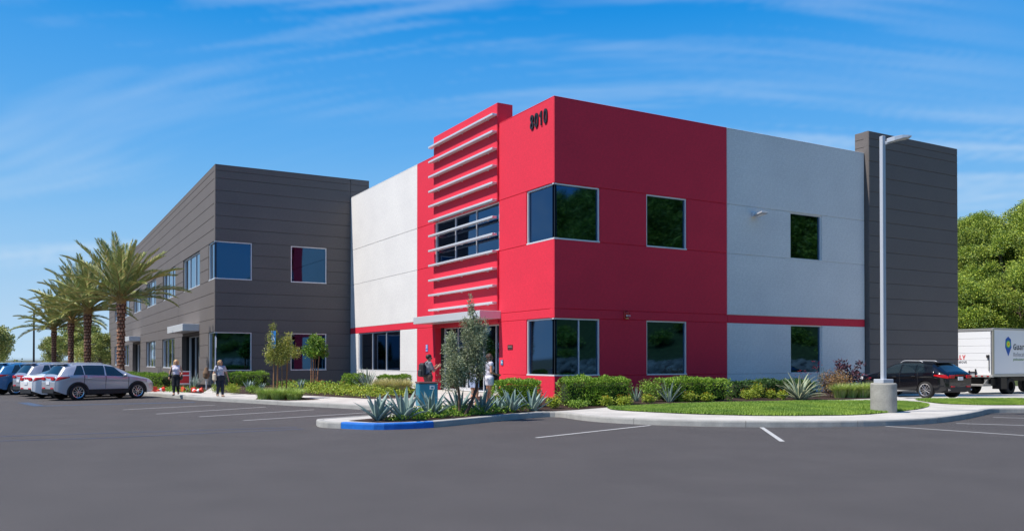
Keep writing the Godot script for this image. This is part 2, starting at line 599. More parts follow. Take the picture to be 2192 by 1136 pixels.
func build_ground() -> void:
	var k := PackedVector2Array()
	k.append_array(pts([-60, 84, -40, 63.2, -21.84, 45.68, -17.32, 40.96, -13.7, 36.9, -11.03, 34.7, -8.55, 32.55, -6.49, 31.0, -5.25, 29.9]))
	k.append_array(smooth_line(pts([-3.1, 28.1, -2.35, 27.2, -2.5, 26.5, -5.0, 23.3, -5.2, 22.6, -4.9, 21.95, -4.38, 21.66, -3.47, 21.25, -2.75, 21.45, -2.04, 21.96, -1.22, 23.08, 0.05, 24.89, 0.95, 25.95, 1.5, 25.9, 2.0, 24.7, 2.66, 23.7, 4.0, 22.75, 5.54, 22.2, 7.37, 22.08, 9.27, 22.3, 11.26, 23.1, 12.9, 24.5, 14.72, 26.55, 15.7, 27.75, 16.4, 28.05, 17.5, 28.05]), 3))
	k.append_array(pts([45, 29.4]))
	kerb_line = k
	# earth to the horizon, then the lot, the pavement and the yard laid on it
	var g := Shape.new()
	g.poly([Vector3(-3500, -0.65, 3500), Vector3(3500, -0.65, 3500), Vector3(3500, -0.65, -3500), Vector3(-3500, -0.65, -3500)], Vector3.UP)
	structure("ground", g, mat.soil)
	var lot := pts([-130, -70, 62, -70, 62, 29.4])
	var back := k.duplicate()
	back.reverse()
	lot.append_array(back)
	lot.append_array(pts([-75, 98, -130, 70]))
	structure("parking_lot", sheet(lot, func(_x, _z): return 0.0, 40.0), mat.asphalt)
	var walk := k.duplicate()
	walk.append_array(pts([45, 33.4, 15.6, 33.4, 17.2, 41.0, 10, 50, -10.3, 60, -40, 112, -58, 122, -78, 102]))
	structure("sidewalk", sheet(walk, lift), mat.concrete)
	var yard := pts([15.3, 33.1, 75, 33.1, 75, 110, 24, 110, 16.9, 41.0])
	structure("driveway", sheet(yard, func(_x, z): return drive_y(z), 6.0), mat.concrete)
	build_kerb(kerb_line, 0.0)
	build_kerb(pts([45, 33.4, 15.6, 33.4, 17.25, 41.2]), 0.088)
	# painted stripes
	for l in [[-13.72, 29.8, -11.6, 33.0], [-11.57, 27.47, -9.2, 31.6], [-9.67, 26.12, -7.0, 29.9], [-7.79, 24.5, -4.7, 28.3], [0.54, 19.06, 3.72, 22.7], [9.9, 22.4, 11.89, 19.65, 13.3, 17.7], [12.3, 23.4, 13.86, 22.6, 15.6, 21.8], [14.75, 25.9, 15.3, 25.6, 17.2, 24.6]]:
		stripe(l, 0.1, mat.paint)
	stripe([6.5, 22.0, 5.82, 18.2], 0.11, mat.paint)
	stripe([-20.2, 34.9, -18.0, 32.2, -16.6, 33.2, -13.2, 35.2], 0.42, mat.blue_paint)
	stripe([-24, 15.6, -14.5, 18.3, -9.6, 20.3, -5.6, 22.0], 0.07, mat.faint_blue)
	stripe([-24, 14.0, -16.2, 16.4, -9.2, 19.0, -5.3, 21.5], 0.07, mat.faint_blue)
	# mulched beds and turf on the pavement
	var beds := [
		[0.45, 26.6, 1.2, 26.3, 2.1, 27.0, 3.2, 27.95, 6.5, 29.4, 10.25, 30.95, 14.3, 33.2, 15.0, 36.0, 16.9, 41.2, 10, 38.5, 2.0, 33.8, -0.2, 36.6, -1.6, 34.6, -0.9, 29.0],
		[-9.0, 37.0, -5.7, 33.9, -4.1, 34.1, -3.6, 37.0, -4.5, 43.5, -10.2, 53.6, -17.3, 49.6, -14.4, 41.3, -12.0, 38.6],
		[-17.7, 50.5, -14.8, 40.2, -16.9, 42.6, -19.6, 45.0, -24.5, 50.0, -30, 56, -50, 80, -58, 96, -54, 112],
		[-10.47, 34.5, -8.9, 33.2, -7.7, 33.9, -9.3, 36.2, -10.9, 36.3],
		[-4.3, 22.2, -3.45, 21.6, -2.85, 21.75, -2.3, 22.2, -1.45, 23.3, -0.2, 25.1, 0.75, 26.2, 0.2, 26.9, -1.3, 26.6, -2.9, 24.6]]
	for b in beds:
		structure("planting_bed", sheet(pts(b), func(x, z): return lift(x, z) + 0.012), mat.mulch)
	lawn(smooth_line(pts([3.12, 27.69, 3.3, 26.5, 4.84, 24.85, 6.66, 24.02, 8.64, 24.0, 10.35, 24.55, 12.83, 26.9, 14.38, 29.13, 14.6, 30.5, 13.62, 31.06, 10.03, 30.06, 6.43, 28.83, 3.12, 27.69]), 3))
	lawn(smooth_line(pts([15.41, 32.3, 15.3, 30.6, 16.0, 29.9, 18.5, 29.6, 30, 30.2, 30, 32.6, 18.5, 32.6, 15.41, 32.3]), 3))

func lawn(poly: PackedVector2Array) -> void:
	poly.remove_at(poly.size() - 1)
	structure("lawn", sheet(poly, func(x, z): return lift(x, z) + 0.02, 1.0), mat.turf)
	var blade := Shape.new()
	for i in 7:
		var a := i * 2.4
		var d := Vector3(cos(a) * 0.5, 1, sin(a) * 0.5).normalized()
		var r := Vector3(cos(a * 1.7), 0, sin(a * 1.7)) * 0.02
		var w := Vector3(-sin(a), 0, cos(a)) * 0.007
		blade.tri(r - w, r + w, r + d * 0.07)
	var mm := MultiMesh.new()
	mm.transform_format = MultiMesh.TRANSFORM_3D
	mm.use_colors = true
	mm.mesh = blade.made()
	var lo := poly[0]
	var hi := poly[0]
	for p in poly:
		lo = lo.min(p)
		hi = hi.max(p)
	var spots := []
	var step := 0.042
	var tone := noise(0.6, 3, 40)
	var x := lo.x
	while x < hi.x:
		var z := lo.y
		while z < hi.y:
			var q := Vector2(x + rng.randf() * step, z + rng.randf() * step)
			if Geometry2D.is_point_in_polygon(q, poly):
				spots.append(q)
			z += step
		x += step
	mm.instance_count = spots.size()
	var base := {}
	for i in spots.size():
		var q: Vector2 = spots[i]
		var key := Vector2i(q * 3.0)
		if not base.has(key):
			base[key] = lift(q.x, q.y) + 0.018
		var sc := rng.randf_range(0.7, 1.25)
		mm.set_instance_transform(i, Transform3D(Basis(Vector3.UP, rng.randf() * TAU).scaled(Vector3(sc, sc, sc)), at(q.x, q.y, base[key])))
		var f := clampf(0.5 + tone.get_noise_2d(q.x, q.y) * 0.8 + rng.randf_range(-0.25, 0.25), 0.0, 1.0)
		mm.set_instance_color(i, Color(0.11, 0.23, 0.012).lerp(Color(0.27, 0.40, 0.035), f))
	var o := MultiMeshInstance3D.new()
	o.name = "grass"
	o.multimesh = mm
	o.material_override = mat.leaf
	o.set_meta("kind", "stuff")
	add_child(o, true)
	tag(o, "short mown green turf of the lawn strip beside the kerb" if poly[0].x < 10 else "thin strip of green turf in front of the truck yard", "grass")

func build_kerb(line: PackedVector2Array, up: float) -> void:
	var root := Node3D.new()
	root.name = "kerb"
	root.set_meta("kind", "structure")
	add_child(root, true)
	# walk the line and cut it into cast lengths with a joint between
	var run := PackedVector2Array([line[0]])
	var length := 0.0
	for i in range(1, line.size()):
		var a := line[i - 1]
		var b := line[i]
		var left := a.distance_to(b)
		var dir := (b - a).normalized()
		var p := a
		while length + left >= 3.0:
			var q := p + dir * (3.0 - length)
			left -= p.distance_to(q)
			run.append(q)
			kerb_piece(root, run, up)
			run = PackedVector2Array([q])
			p = q
			length = 0.0
		length += left
		run.append(b)
		if b.distance_to(Vector2(-4.38, 21.66)) < 0.02 or b.distance_to(Vector2(-2.04, 21.96)) < 0.02:   # the paint begins and ends here
			kerb_piece(root, run, up)
			run = PackedVector2Array([b])
			length = 0.0
	kerb_piece(root, run, up)

func kerb_piece(root: Node3D, run: PackedVector2Array, up: float) -> void:
	if run.size() < 2 or run[0].distance_to(run[-1]) < 0.02:
		return
	var prof := [Vector2(-0.012, -0.3), Vector2(-0.012, 0.12), Vector2(-0.004, 0.15), Vector2(0.012, 0.162), Vector2(0.03, 0.166), Vector2(0.16, 0.166), Vector2(0.16, 0.1)]
	var rows := []
	for i in run.size():
		var d := (run[mini(i + 1, run.size() - 1)] - run[maxi(i - 1, 0)]).normalized()
		var inw := Vector2(-d.y, d.x)    # to the left of the way along: the pavement's side
		var p := run[i]
		if i == 0:
			p += d * 0.006
		elif i == run.size() - 1:
			p -= d * 0.006
		var row := PackedVector3Array()
		for w in prof:
			row.append(at(p.x + inw.x * w.x, p.y + inw.y * w.x, w.y + up))
		rows.append(row)
	var s := Shape.new()
	for i in rows.size() - 1:
		for j in prof.size() - 1:
			s.quad(rows[i][j], rows[i + 1][j], rows[i + 1][j + 1], rows[i][j + 1])
	for e in [0, rows.size() - 1]:
		var q := []
		for w in rows[e]:
			q.append(w)
		s.poly(q, (rows[e][0] - rows[1 if e == 0 else e - 1][0]))
	var mid := run[run.size() / 2]
	var blue := mid.y < 22.0 and mid.x < -2.0 and mid.x > -4.4
	var o := part("kerb_segment", s, mat.kerb_blue if blue else mat.kerb, root)
	if blue:
		o.set_meta("label", "blue painted kerb length")

# ---------------------------------------------------------------- the office building
# In the building's own axes: x runs along the right-hand front, z = -b runs back along the left-hand front, heights are above the lot.
var office: Node3D

func raised(w: float, h: float, thick: float, el := 0.02, er := 0.02, eb := 0.02, et := 0.02) -> Shape:   # a cast wall panel: its face stands proud of the reveals round it
	var s := Shape.new()
	var d := 0.03
	var o := [Vector3(0, 0, -d), Vector3(w, 0, -d), Vector3(w, h, -d), Vector3(0, h, -d)]
	var f := [Vector3(el, eb, 0), Vector3(w - er, eb, 0), Vector3(w - er, h - et, 0), Vector3(el, h - et, 0)]
	s.quad(f[0], f[1], f[2], f[3])
	for i in 4:
		var j := (i + 1) % 4
		s.quad(o[i], o[j], f[j], f[i])
		s.quad(o[i] + Vector3(0, 0, d - thick), o[j] + Vector3(0, 0, d - thick), o[j], o[i])
	s.quad(o[1] + Vector3(0, 0, d - thick), o[0] + Vector3(0, 0, d - thick), o[3] + Vector3(0, 0, d - thick), o[2] + Vector3(0, 0, d - thick))
	return s

# rows: heights; uprights: where panels end; holes: [u0, u1, y0, y1]; colour: Callable(u, y)
func facade(xf: Transform3D, u0: float, u1: float, rows: Array, uprights: Array, holes: Array, colour: Callable, thick := 0.3) -> void:
	for i in rows.size() - 1:
		var y0: float = rows[i]
		var y1: float = rows[i + 1]
		var cuts := [u0, u1]
		for w in uprights:
			if w > u0 + 0.01 and w < u1 - 0.01:
				cuts.append(w)
		var open := []
		for h in holes:
			if h[2] < y1 - 0.01 and h[3] > y0 + 0.01:
				open.append(h)
				cuts.append(maxf(h[0], u0))
				cuts.append(minf(h[1], u1))
		cuts.sort()
		for k in cuts.size() - 1:
			var a: float = cuts[k]
			var b: float = cuts[k + 1]
			if b - a < 0.02:
				continue
			var mid := (a + b) / 2.0
			var inside := false
			for h in open:
				if mid > h[0] and mid < h[1]:
					inside = true
			if inside:
				continue
			part("wall_panel", raised(b - a, y1 - y0, thick), colour.call(mid, (y0 + y1) / 2.0), office, xf * Transform3D(Basis.IDENTITY, Vector3(a, y0, 0)))

# a glazed opening; bars: where uprights stand; ends: whether the left and right ends have a frame
func window(xf: Transform3D, u0: float, u1: float, y0: float, y1: float, bars: Array, back := 0.05, left := true, right := true, called := "window") -> void:
	var fr := Shape.new()
	var t := 0.06
	var w := u1 - u0
	var d := 0.09
	var z := -back - d / 2.0
	fr.box(Vector3((u0 + u1) / 2, y0 + t / 2 - 0.01, z + 0.02), Vector3(w, t, d + 0.06), 0.006)
	fr.box(Vector3((u0 + u1) / 2, y1 - t / 2, z), Vector3(w, t, d), 0.006)
	if left:
		fr.box(Vector3(u0 + t / 2, (y0 + y1) / 2, z - 0.001), Vector3(t, y1 - y0 - 0.01, d), 0.006)
	if right:
		fr.box(Vector3(u1 - t / 2, (y0 + y1) / 2, z - 0.001), Vector3(t, y1 - y0 - 0.01, d), 0.006)
	var o := part(called, fr, mat.frame, office, xf)
	for b in bars:
		var m := Shape.new()
		m.box(Vector3(b, (y0 + y1) / 2, z - 0.012), Vector3(0.05, y1 - y0 - t * 2, d - 0.03), 0.005)
		part("mullion", m, mat.alu, o)
	var edges := [u0] + bars + [u1]
	for i in edges.size() - 1:
		var a: float = edges[i]
		var b: float = edges[i + 1]
		var g := Shape.new()
		var p := [Vector3(a, y0, 0), Vector3(b, y0, 0), Vector3(b, y1, 0), Vector3(a, y1, 0)]
		for q in 4:   # no two panes hang in quite the same plane
			p[q].z = -back - d + 0.012 + rng.randf_range(-0.004, 0.004)
		var cols := 6
		var lines := []
		var bow := rng.randf_range(-0.004, 0.004)
		for r in cols + 1:
			var row := PackedVector3Array()
			for c in cols + 1:
				var fx := float(c) / cols
				var fy := float(r) / cols
				var v: Vector3 = p[0].lerp(p[1], fx).lerp(p[3].lerp(p[2], fx), fy)
				v.z += bow * sin(fx * PI) * sin(fy * PI)
				row.append(v)
			lines.append(row)
		g.grid(lines, true)
		part("pane", g, mat.glass, o)

func solid(called: String, a: Vector3, b: Vector3, m: Material, bevel := 0.0) -> MeshInstance3D:
	var s := Shape.new()
	s.box((a + b) / 2.0, (b - a).abs(), bevel)
	return part(called, s, m, office)

func build_office() -> void:
	office = thing("office_building", "two storey office building of red, white and dark grey panels numbered 8010", "building", at(1.65, 33.0), TURN)
	var E := EYE
	var front := Transform3D.IDENTITY
	var side := Transform3D(Basis(Vector3(0, 0, 1), Vector3.UP, Vector3(-1, 0, 0)), Vector3(-0.003, 0, 0))   # u = -b
	var low := 0.0
	var rows := [low, E - 0.62, E + 1.66, E + 2.02, E + 4.75, E + 6.95, E + 10.33]
	var red: Material = mat.red
	var white: Material = mat.white
	var grey: Material = mat.grey
	# right-hand front: red, then white
	var two := func(u, y): return red if u < 9.14 or (y > E + 1.66 and y < E + 2.02) else white
	var h1 := [[-1.0, 2.2, E - 0.62, E + 1.66], [-1.0, 2.2, E + 4.75, E + 6.95], [4.6, 6.8, E - 0.62, E + 1.66], [4.6, 6.8, E + 4.75, E + 6.95], [13.16, 15.3, E - 0.62, E + 1.66], [13.16, 15.3, E + 4.75, E + 6.95]]
	facade(front, 0.0, 18.42, rows, [9.14], h1, two)
	window(front, 0.0, 2.2, E + 4.75, E + 6.95, [], 0.05, false)
	window(front, 0.0, 2.2, E - 0.62, E + 1.66, [1.22], 0.05, false)
	for u in [4.6, 13.16]:
		window(front, u, u + 2.2 if u < 5 else 15.3, E + 4.75, E + 6.95, [])
		window(front, u, u + 2.2 if u < 5 else 15.3, E - 0.62, E + 1.66, [])
	# left-hand front: red corner, tower, red, white
	var two_b := func(u, y): return red if u > -13.4 or (y > E + 1.66 and y < E + 2.02) else white
	var h2 := [[-2.12, 1.0, E - 0.62, E + 1.66], [-2.12, 1.0, E + 4.75, E + 6.95], [-22.5, -15.74, E - 0.62, E + 1.66], [-11.1, -4.45, -1, 99]]
	facade(side, -24.0, -0.02, rows, [-13.4], h2, two_b)
	window(side, -2.12, -0.02, E + 4.75, E + 6.95, [], 0.05, true, false)
	window(side, -2.12, -0.02, E - 0.62, E + 1.66, [], 0.05, true, false)
	window(side, -22.5, -15.74, E - 0.62, E + 1.66, [-20.25, -18.0])
	for y in [E + 4.75, E - 0.62]:   # slim corner post of the butt-jointed glass
		solid("corner_post", Vector3(0.05, y + 0.05, -0.05), Vector3(0.085, y + (2.15 if y > 4 else 2.22), -0.085), mat.dark_frame)
	# tower panel: proud of the wall and higher, louvres across it
	var tower := Transform3D(side.basis, Vector3(-0.1, 0, 0))
	facade(tower, -11.1, -4.45, [E + 1.62, E + 4.79, E + 6.93, E + 11.25], [], [[-11.1, -4.45, E + 4.79, E + 6.93]], func(_u, _y): return red, 0.45)
	window(tower, -11.1, -4.45, E + 4.79, E + 6.93, [-8.9, -6.7], 0.12)
	solid("parapet", Vector3(0.35, E + 9.5, -4.453), Vector3(0.68, E + 11.25, -11.097), red)
	for i in 12:
		var y := E + 10.72 - LOUVER * i
		var lv := Shape.new()
		lv.box(Vector3(0, y, -7.86), Vector3(0.23, 0.095, 6.78), 0.008)
		var o := part("louver", lv, mat.alu, office, Transform3D(Basis.IDENTITY, Vector3(-0.218, 0, 0)))
		for b in [-10.4, -7.8, -5.2]:
			var k := Shape.new()
			k.box(Vector3(0.06, y - 0.062, b), Vector3(0.09, 0.05, 0.05))
			part("bracket", k, mat.alu, o)
	# entrance under the tower: recess, glazing, doors, canopy
	var rec := Transform3D(side.basis, Vector3(0.5, 0, 0))
	solid("recess_wall", Vector3(0.0, low, -11.5), Vector3(0.85, E + 1.62, -11.102), red)
	solid("recess_wall", Vector3(0.003, low, -4.448), Vector3(0.85, E + 1.62, -4.1), red)
	solid("recess_ceiling", Vector3(0.36, E + 1.625, -11.1), Vector3(0.85, E + 1.9, -4.45), red)
	window(rec, -11.1, -4.45, 0.28, E + 1.62, [-9.6, -7.6, -6.9, -5.7], 0.0, true, true, "entrance_glazing")
	for d in [-9.4, -8.5]:
		var s := Shape.new()
		for b in [[0.0, 0.08], [0.78, 0.86]]:
			s.box(Vector3(d + (b[0] + b[1]) / 2, 1.35, 0.0), Vector3(0.08, 2.1, 0.05), 0.004)
		s.box(Vector3(d + 0.43, 0.36, 0.0), Vector3(0.86, 0.14, 0.049), 0.004)
		s.box(Vector3(d + 0.43, 2.38, 0.0), Vector3(0.86, 0.1, 0.049), 0.004)
		var o := part("door", s, mat.alu, office, rec)
		var hd := Shape.new()
		hd.tube([Vector3(d + 0.7, 1.0, 0.07), Vector3(d + 0.7, 1.6, 0.07)], [0.015, 0.015], 8)
		part("handle", hd, mat.chrome, o)
	solid("canopy", Vector3(-1.05, E + 1.80, -11.45), Vector3(-0.003, E + 2.14, -4.28), mat.alu, 0.01)
	# numerals
	var fnt := SystemFont.new()
	fnt.font_names = PackedStringArray(["Droid Sans"])
	fnt.font_weight = 600
	for i in 4:
		var tm := TextMesh.new()
		tm.text = "8010"[i]
		tm.font = fnt
		tm.font_size = 64
		tm.pixel_size = 0.0124
		tm.depth = 0.045
		part("number_digit", tm, mat.black, office, side * Transform3D(Basis.IDENTITY.scaled(Vector3(0.72, 1, 1)), Vector3(-1.62 + i * 0.345, E + 9.68, 0.03)))
	# wings and roofs behind
	solid("wall_core", Vector3(0.31, 0.0, -0.31), Vector3(18.42, E + 9.6, -4.45), mat.core)
	solid("wall_core", Vector3(0.86, 0.0, -4.45), Vector3(18.42, E + 9.6, -11.1), mat.core)
	solid("wall_core", Vector3(0.36, E + 1.91, -4.46), Vector3(0.85, E + 9.6, -11.09), mat.core)
	solid("wall_core", Vector3(0.31, 0.0, -11.1), Vector3(18.42, E + 9.6, -23.99), mat.core)
	solid("roof", Vector3(0.31, E + 9.61, -0.31), Vector3(25.0, E + 9.7, -23.99), mat.roof)
	coping([Vector3(0, E + 10.33, 0), Vector3(9.14, E + 10.33, 0)], red, Vector3(0, 0, -1))
	coping([Vector3(9.14, E + 10.33, 0), Vector3(18.42, E + 10.33, 0)], mat.coping, Vector3(0, 0, -1))
	coping([Vector3(0, E + 10.33, -0.34), Vector3(0, E + 10.33, -4.45)], red, Vector3(1, 0, 0))
	coping([Vector3(0, E + 10.33, -11.1), Vector3(0, E + 10.33, -13.4)], red, Vector3(1, 0, 0))
	coping([Vector3(0, E + 10.33, -13.4), Vector3(0, E + 10.33, -23.9)], mat.coping, Vector3(1, 0, 0))
	# grey wing on the right: a tall panel proud of the white wall
	var grows := [low, E - 0.67, E + 0.05, E + 0.80, E + 1.54, E + 2.33, E + 3.11, E + 3.87, E + 4.65, E + 5.42, E + 6.2, E + 6.93, E + 7.66, E + 8.4, E + 9.16, E + 9.92, E + 10.65, E + 11.05, E + 11.42]
	var wing := Transform3D(Basis.IDENTITY, Vector3(0, 0, 0.25))
	facade(wing, 18.45, 25.75, grows, [], [], func(_u, _y): return grey, 0.3)
	var ends := Transform3D(side.basis, Vector3(18.447, 0, 0))
	for i in grows.size() - 1:
		part("wall_panel", raised(0.8, grows[i + 1] - grows[i], 0.3), grey, office, ends * Transform3D(Basis.IDENTITY, Vector3(-0.58, grows[i], 0)))
	solid("wall_core", Vector3(18.76, 0.0, -0.06), Vector3(25.74, E + 11.4, -0.575), grey)
	solid("wall_core", Vector3(18.43, 0.0, -0.58), Vector3(25.7, E + 9.6, -24.0), mat.core)
	# grey wing on the left, standing forward
	var q := Vector3(-8.31, 0, -24.0)
	var lrows := [low, E - 0.62, E + 0.14, E + 0.90, E + 1.66, E + 2.42, E + 3.2, E + 3.98, E + 4.80, E + 5.55, E + 6.28, E + 7.03, E + 7.77, E + 8.53, E + 9.28, E + 10.02, E + 10.74, E + 11.2, E + 11.53]
	var lf := Transform3D(Basis.IDENTITY, q)
	var gr := func(_u, _y): return grey
	var hl := [[-1.0, 2.15, E - 0.62, E + 1.66], [-1.0, 2.15, E + 4.80, E + 7.03], [4.5, 6.75, E - 0.62, E + 1.66], [4.5, 6.75, E + 4.80, E + 7.03]]
	facade(lf, 0.0, 8.3, lrows, [], hl, gr)
	facade(Transform3D(Basis.IDENTITY, Vector3(0, 0, -24.0)), -0.008, 1.24, lrows.slice(15), [], [], gr)
	for y in [[E - 0.62, E + 1.66], [E + 4.80, E + 7.03]]:
		window(lf, 0.0, 2.15, y[0], y[1], [], 0.05, false)
		window(lf, 4.5, 6.75, y[0], y[1], [])
		solid("corner_post", q + Vector3(0.05, y[0] + 0.05, -0.05), q + Vector3(0.085, y[1] - 0.05, -0.085), mat.dark_frame)
	var ls := Transform3D(side.basis, q + Vector3(-0.003, 0, 0))
	var hs := [[-1.95, 1.0, E - 0.62, E + 1.66], [-1.95, 1.0, E + 4.80, E + 7.03], [-12.1, -5.2, -1.0, E + 1.66], [-44.6, -37.7, -1.0, E + 1.66]]
	for s in [5.0, 15.3, 26.2, 37.1, 47.9, 58.7]:
		hs.append([-s - 6.7, -s, E + 4.80, E + 7.03])
		window(ls, -s - 6.7, -s, E + 4.80, E + 7.03, [-s - 4.46, -s - 2.23], 0.1)
		if s in [15.3, 26.2, 47.9, 58.7]:
			hs.append([-s - 6.9, -s - 0.3, E - 0.62, E + 1.66])
			window(ls, -s - 6.9, -s - 0.3, E - 0.62, E + 1.66, [-s - 4.7, -s - 2.5], 0.1)
	window(ls, -1.95, -0.02, E + 4.80, E + 7.03, [], 0.05, true, false)
	window(ls, -1.95, -0.02, E - 0.62, E + 1.66, [], 0.05, true, false)
	facade(ls, -74.0, -0.02, lrows, [-13.6, -24.3, -46.2, -57.0], hs, gr)
	for s in [5.2, 37.7]:
		var rc := Transform3D(side.basis, q + Vector3(0.5, 0, 0))
		solid("recess_wall", q + Vector3(0.0, low, -s - 7.3), q + Vector3(0.85, E + 1.64, -s - 6.902), grey)
		solid("recess_wall", q + Vector3(0.003, low, -s + 0.002), q + Vector3(0.85, E + 1.64, -s + 0.3), grey)
		solid("recess_ceiling", q + Vector3(0.31, E + 1.655, -s - 6.9), q + Vector3(0.85, E + 2.0, -s), grey)
		window(rc, -s - 6.9, -s, 0.28, E + 1.65, [-s - 4.6, -s - 2.4, -s - 1.2], 0.0, true, true, "entrance_glazing")
		var dd := Shape.new()
		for b in [-2.33, -1.27]:
			dd.box(Vector3(-s + b, 1.4, 0.03), Vector3(0.1, 2.2, 0.05), 0.004)
		dd.box(Vector3(-s - 1.8, 0.4, 0.03), Vector3(0.96, 0.2, 0.049), 0.004)
		dd.box(Vector3(-s - 1.8, 1.3, 0.03), Vector3(0.96, 0.1, 0.049), 0.004)
		dd.box(Vector3(-s - 1.8, 2.46, 0.03), Vector3(0.96, 0.12, 0.049), 0.004)
		part("door", dd, mat.alu, office, rc)
		solid("canopy", q + Vector3(-1.02, E + 1.86, -s - 6.6), q + Vector3(-0.006, E + 2.32, -s + 0.12), mat.alu, 0.01)
		solid("wall_core", q + Vector3(0.86, 0.0, -s - 6.9), q + Vector3(5, E + 2.0, -s), mat.core)
	var last := 0.31
	for s in [[5.2, 12.1], [37.7, 44.6], [73.9, 74.0]]:
		solid("wall_core", q + Vector3(0.31, 0.0, -last), q + Vector3(9.0, E + 10.9, -s[0]), mat.core)
		solid("wall_core", q + Vector3(0.31, E + 2.01, -s[0]), q + Vector3(9.0, E + 10.9, -s[1]), mat.core)
		last = s[1]
	solid("roof", q + Vector3(0.31, E + 10.9, -0.31), q + Vector3(40.0, E + 11.0, -74.0), mat.roof)
	solid("wall_core", q + Vector3(9.0, 0.0, -0.6), q + Vector3(40.0, E + 10.9, -74.0), mat.core)
	coping([q + Vector3(0, E + 11.53, 0), q + Vector3(9.55, E + 11.53, 0)], grey, Vector3(0, 0, -1))
	coping([q + Vector3(0, E + 11.53, -0.34), q + Vector3(0, E + 11.53, -74)], grey, Vector3(1, 0, 0))
	build_fixtures(side)

func coping(line: Array, m: Material, inward: Vector3) -> void:
	var s := Shape.new()
	var d: Vector3 = (line[1] - line[0])
	var mid: Vector3 = (line[0] + line[1]) / 2.0 + inward * 0.184 + Vector3(0, 0.014, 0)
	s.box(mid, (d.abs() + inward.abs() * 0.36 + Vector3(0, 0.028, 0)), 0.006)
	part("coping", s, m, office)

func on_wall(called: String, label: String, category: String, xf: Transform3D, u: float, y: float, out := 0.0) -> Node3D:
	var o := thing(called, label, category, Vector3.ZERO)
	o.transform = office.transform * xf * Transform3D(Basis.IDENTITY, Vector3(u, y, out))
	return o

func build_fixtures(side: Transform3D) -> void:
	var E := EYE
	var w := on_wall("wall_lamp", "grey floodlight on the shaded white wall beside the upper window", "wall lamp", Transform3D.IDENTITY, 10.75, E + 6.6)
	var s := Shape.new()
	s.box(Vector3(0, 0, 0.08), Vector3(0.26, 0.22, 0.16), 0.02)
	part("bracket", s, mat.alu, w)
	s = Shape.new()
	s.box(Vector3(0.05, -0.02, 0.40), Vector3(0.40, 0.09, 0.52), 0.02, Basis(Vector3.RIGHT, -0.18))
	part("lamp_head", s, plain(lin(0.45, 0.46, 0.48), 0.4, 0.2), w)
	s = Shape.new()
	s.box(Vector3(0.05, -0.075, 0.43), Vector3(0.30, 0.012, 0.34), 0.0, Basis(Vector3.RIGHT, -0.18))
	part("lens", s, mat.lens, w)
	var a := on_wall("fire_alarm_bell", "small red fire alarm with white lettering on the dark red wall", "alarm", Transform3D.IDENTITY, 3.5, E + 1.85)
	s = Shape.new()
	s.box(Vector3(0, 0.02, 0.03), Vector3(0.26, 0.34, 0.06), 0.02)
	part("back_box", s, mat.tail, a)
	s = Shape.new()
	s.lathe([Vector2(0.12, 0.0), Vector2(0.118, 0.05), Vector2(0.09, 0.09), Vector2(0.0, 0.105)], 20, Vector3(0, 0, 1), Vector3(0, 0.05, 0.06))
	part("bell", s, mat.tail, a)
	s = Shape.new()
	s.box(Vector3(0, -0.03, 0.16), Vector3(0.21, 0.07, 0.01), 0.002)
	var band := part("label_plate", s, mat.plate, a)
	var tx := lettering("FIRE", 0.06, lin(0.4, 0.01, 0.02), 0.004)
	band.add_child(tx, true)
	tx.position = Vector3(0, -0.03, 0.167)
	s = Shape.new()
	s.box(Vector3(0, -0.14, 0.09), Vector3(0.13, 0.05, 0.06), 0.01)
	part("strobe", s, plain(lin(0.7, 0.35, 0.16), 0.3), a)
	var p := on_wall("entrance_sign", "small blue and white accessibility sign on red wall left of entrance", "sign", side, -12.1, E + 0.62)
	s = Shape.new()
	s.box(Vector3(0, 0, 0.012), Vector3(0.26, 0.36, 0.02), 0.004)
	part("plate", s, plain(lin(0.08, 0.14, 0.5), 0.5), p)
	s = Shape.new()
	for y in [0.13, 0.02, -0.13]:
		s.box(Vector3(0, y, 0.024), Vector3(0.2, 0.035, 0.004))
	s.box(Vector3(0.02, 0.07, 0.024), Vector3(0.05, 0.07, 0.004))
	part("symbol", s, mat.plate, p)
	p = on_wall("suite_plate", "dark brown suite plate on red wall right of entrance", "sign", side, -3.45, E + 0.55)
	s = Shape.new()
	s.box(Vector3(0, 0, 0.012), Vector3(0.42, 0.2, 0.02), 0.004)
	part("plate", s, plain(lin(0.05, 0.02, 0.02), 0.5), p)
	s = Shape.new()
	for i in 4:
		s.box(Vector3(-0.12 + i * 0.08, 0.02, 0.024), Vector3(0.05, 0.05, 0.004))
	part("symbol", s, plain(lin(0.3, 0.2, 0.18), 0.5), p)
	p = on_wall("door_button", "small blue door push plate on the red jamb beside the entrance", "push plate", side, -4.15, E - 0.1)
	s = Shape.new()
	s.box(Vector3(0, 0, 0.02), Vector3(0.2, 0.22, 0.03), 0.006)
	part("plate", s, plain(lin(0.06, 0.2, 0.36), 0.4), p)
	s = Shape.new()
	s.box(Vector3(0.02, 0.0, 0.038), Vector3(0.1, 0.05, 0.006))
	s.box(Vector3(-0.02, 0.04, 0.038), Vector3(0.04, 0.05, 0.006))
	part("symbol", s, mat.plate, p)

func lettering(text: String, height: float, c: Color, depth := 0.006) -> MeshInstance3D:
	var fnt := SystemFont.new()
	fnt.font_names = PackedStringArray(["Droid Sans"])
	fnt.font_weight = 700
	var tm := TextMesh.new()
	tm.text = text
	tm.font = fnt
	tm.font_size = 32
	tm.pixel_size = height / 24.0
	tm.depth = depth
	var o := MeshInstance3D.new()
	o.name = "lettering"
	o.mesh = tm
	o.material_override = plain(c, 0.6)
	return o

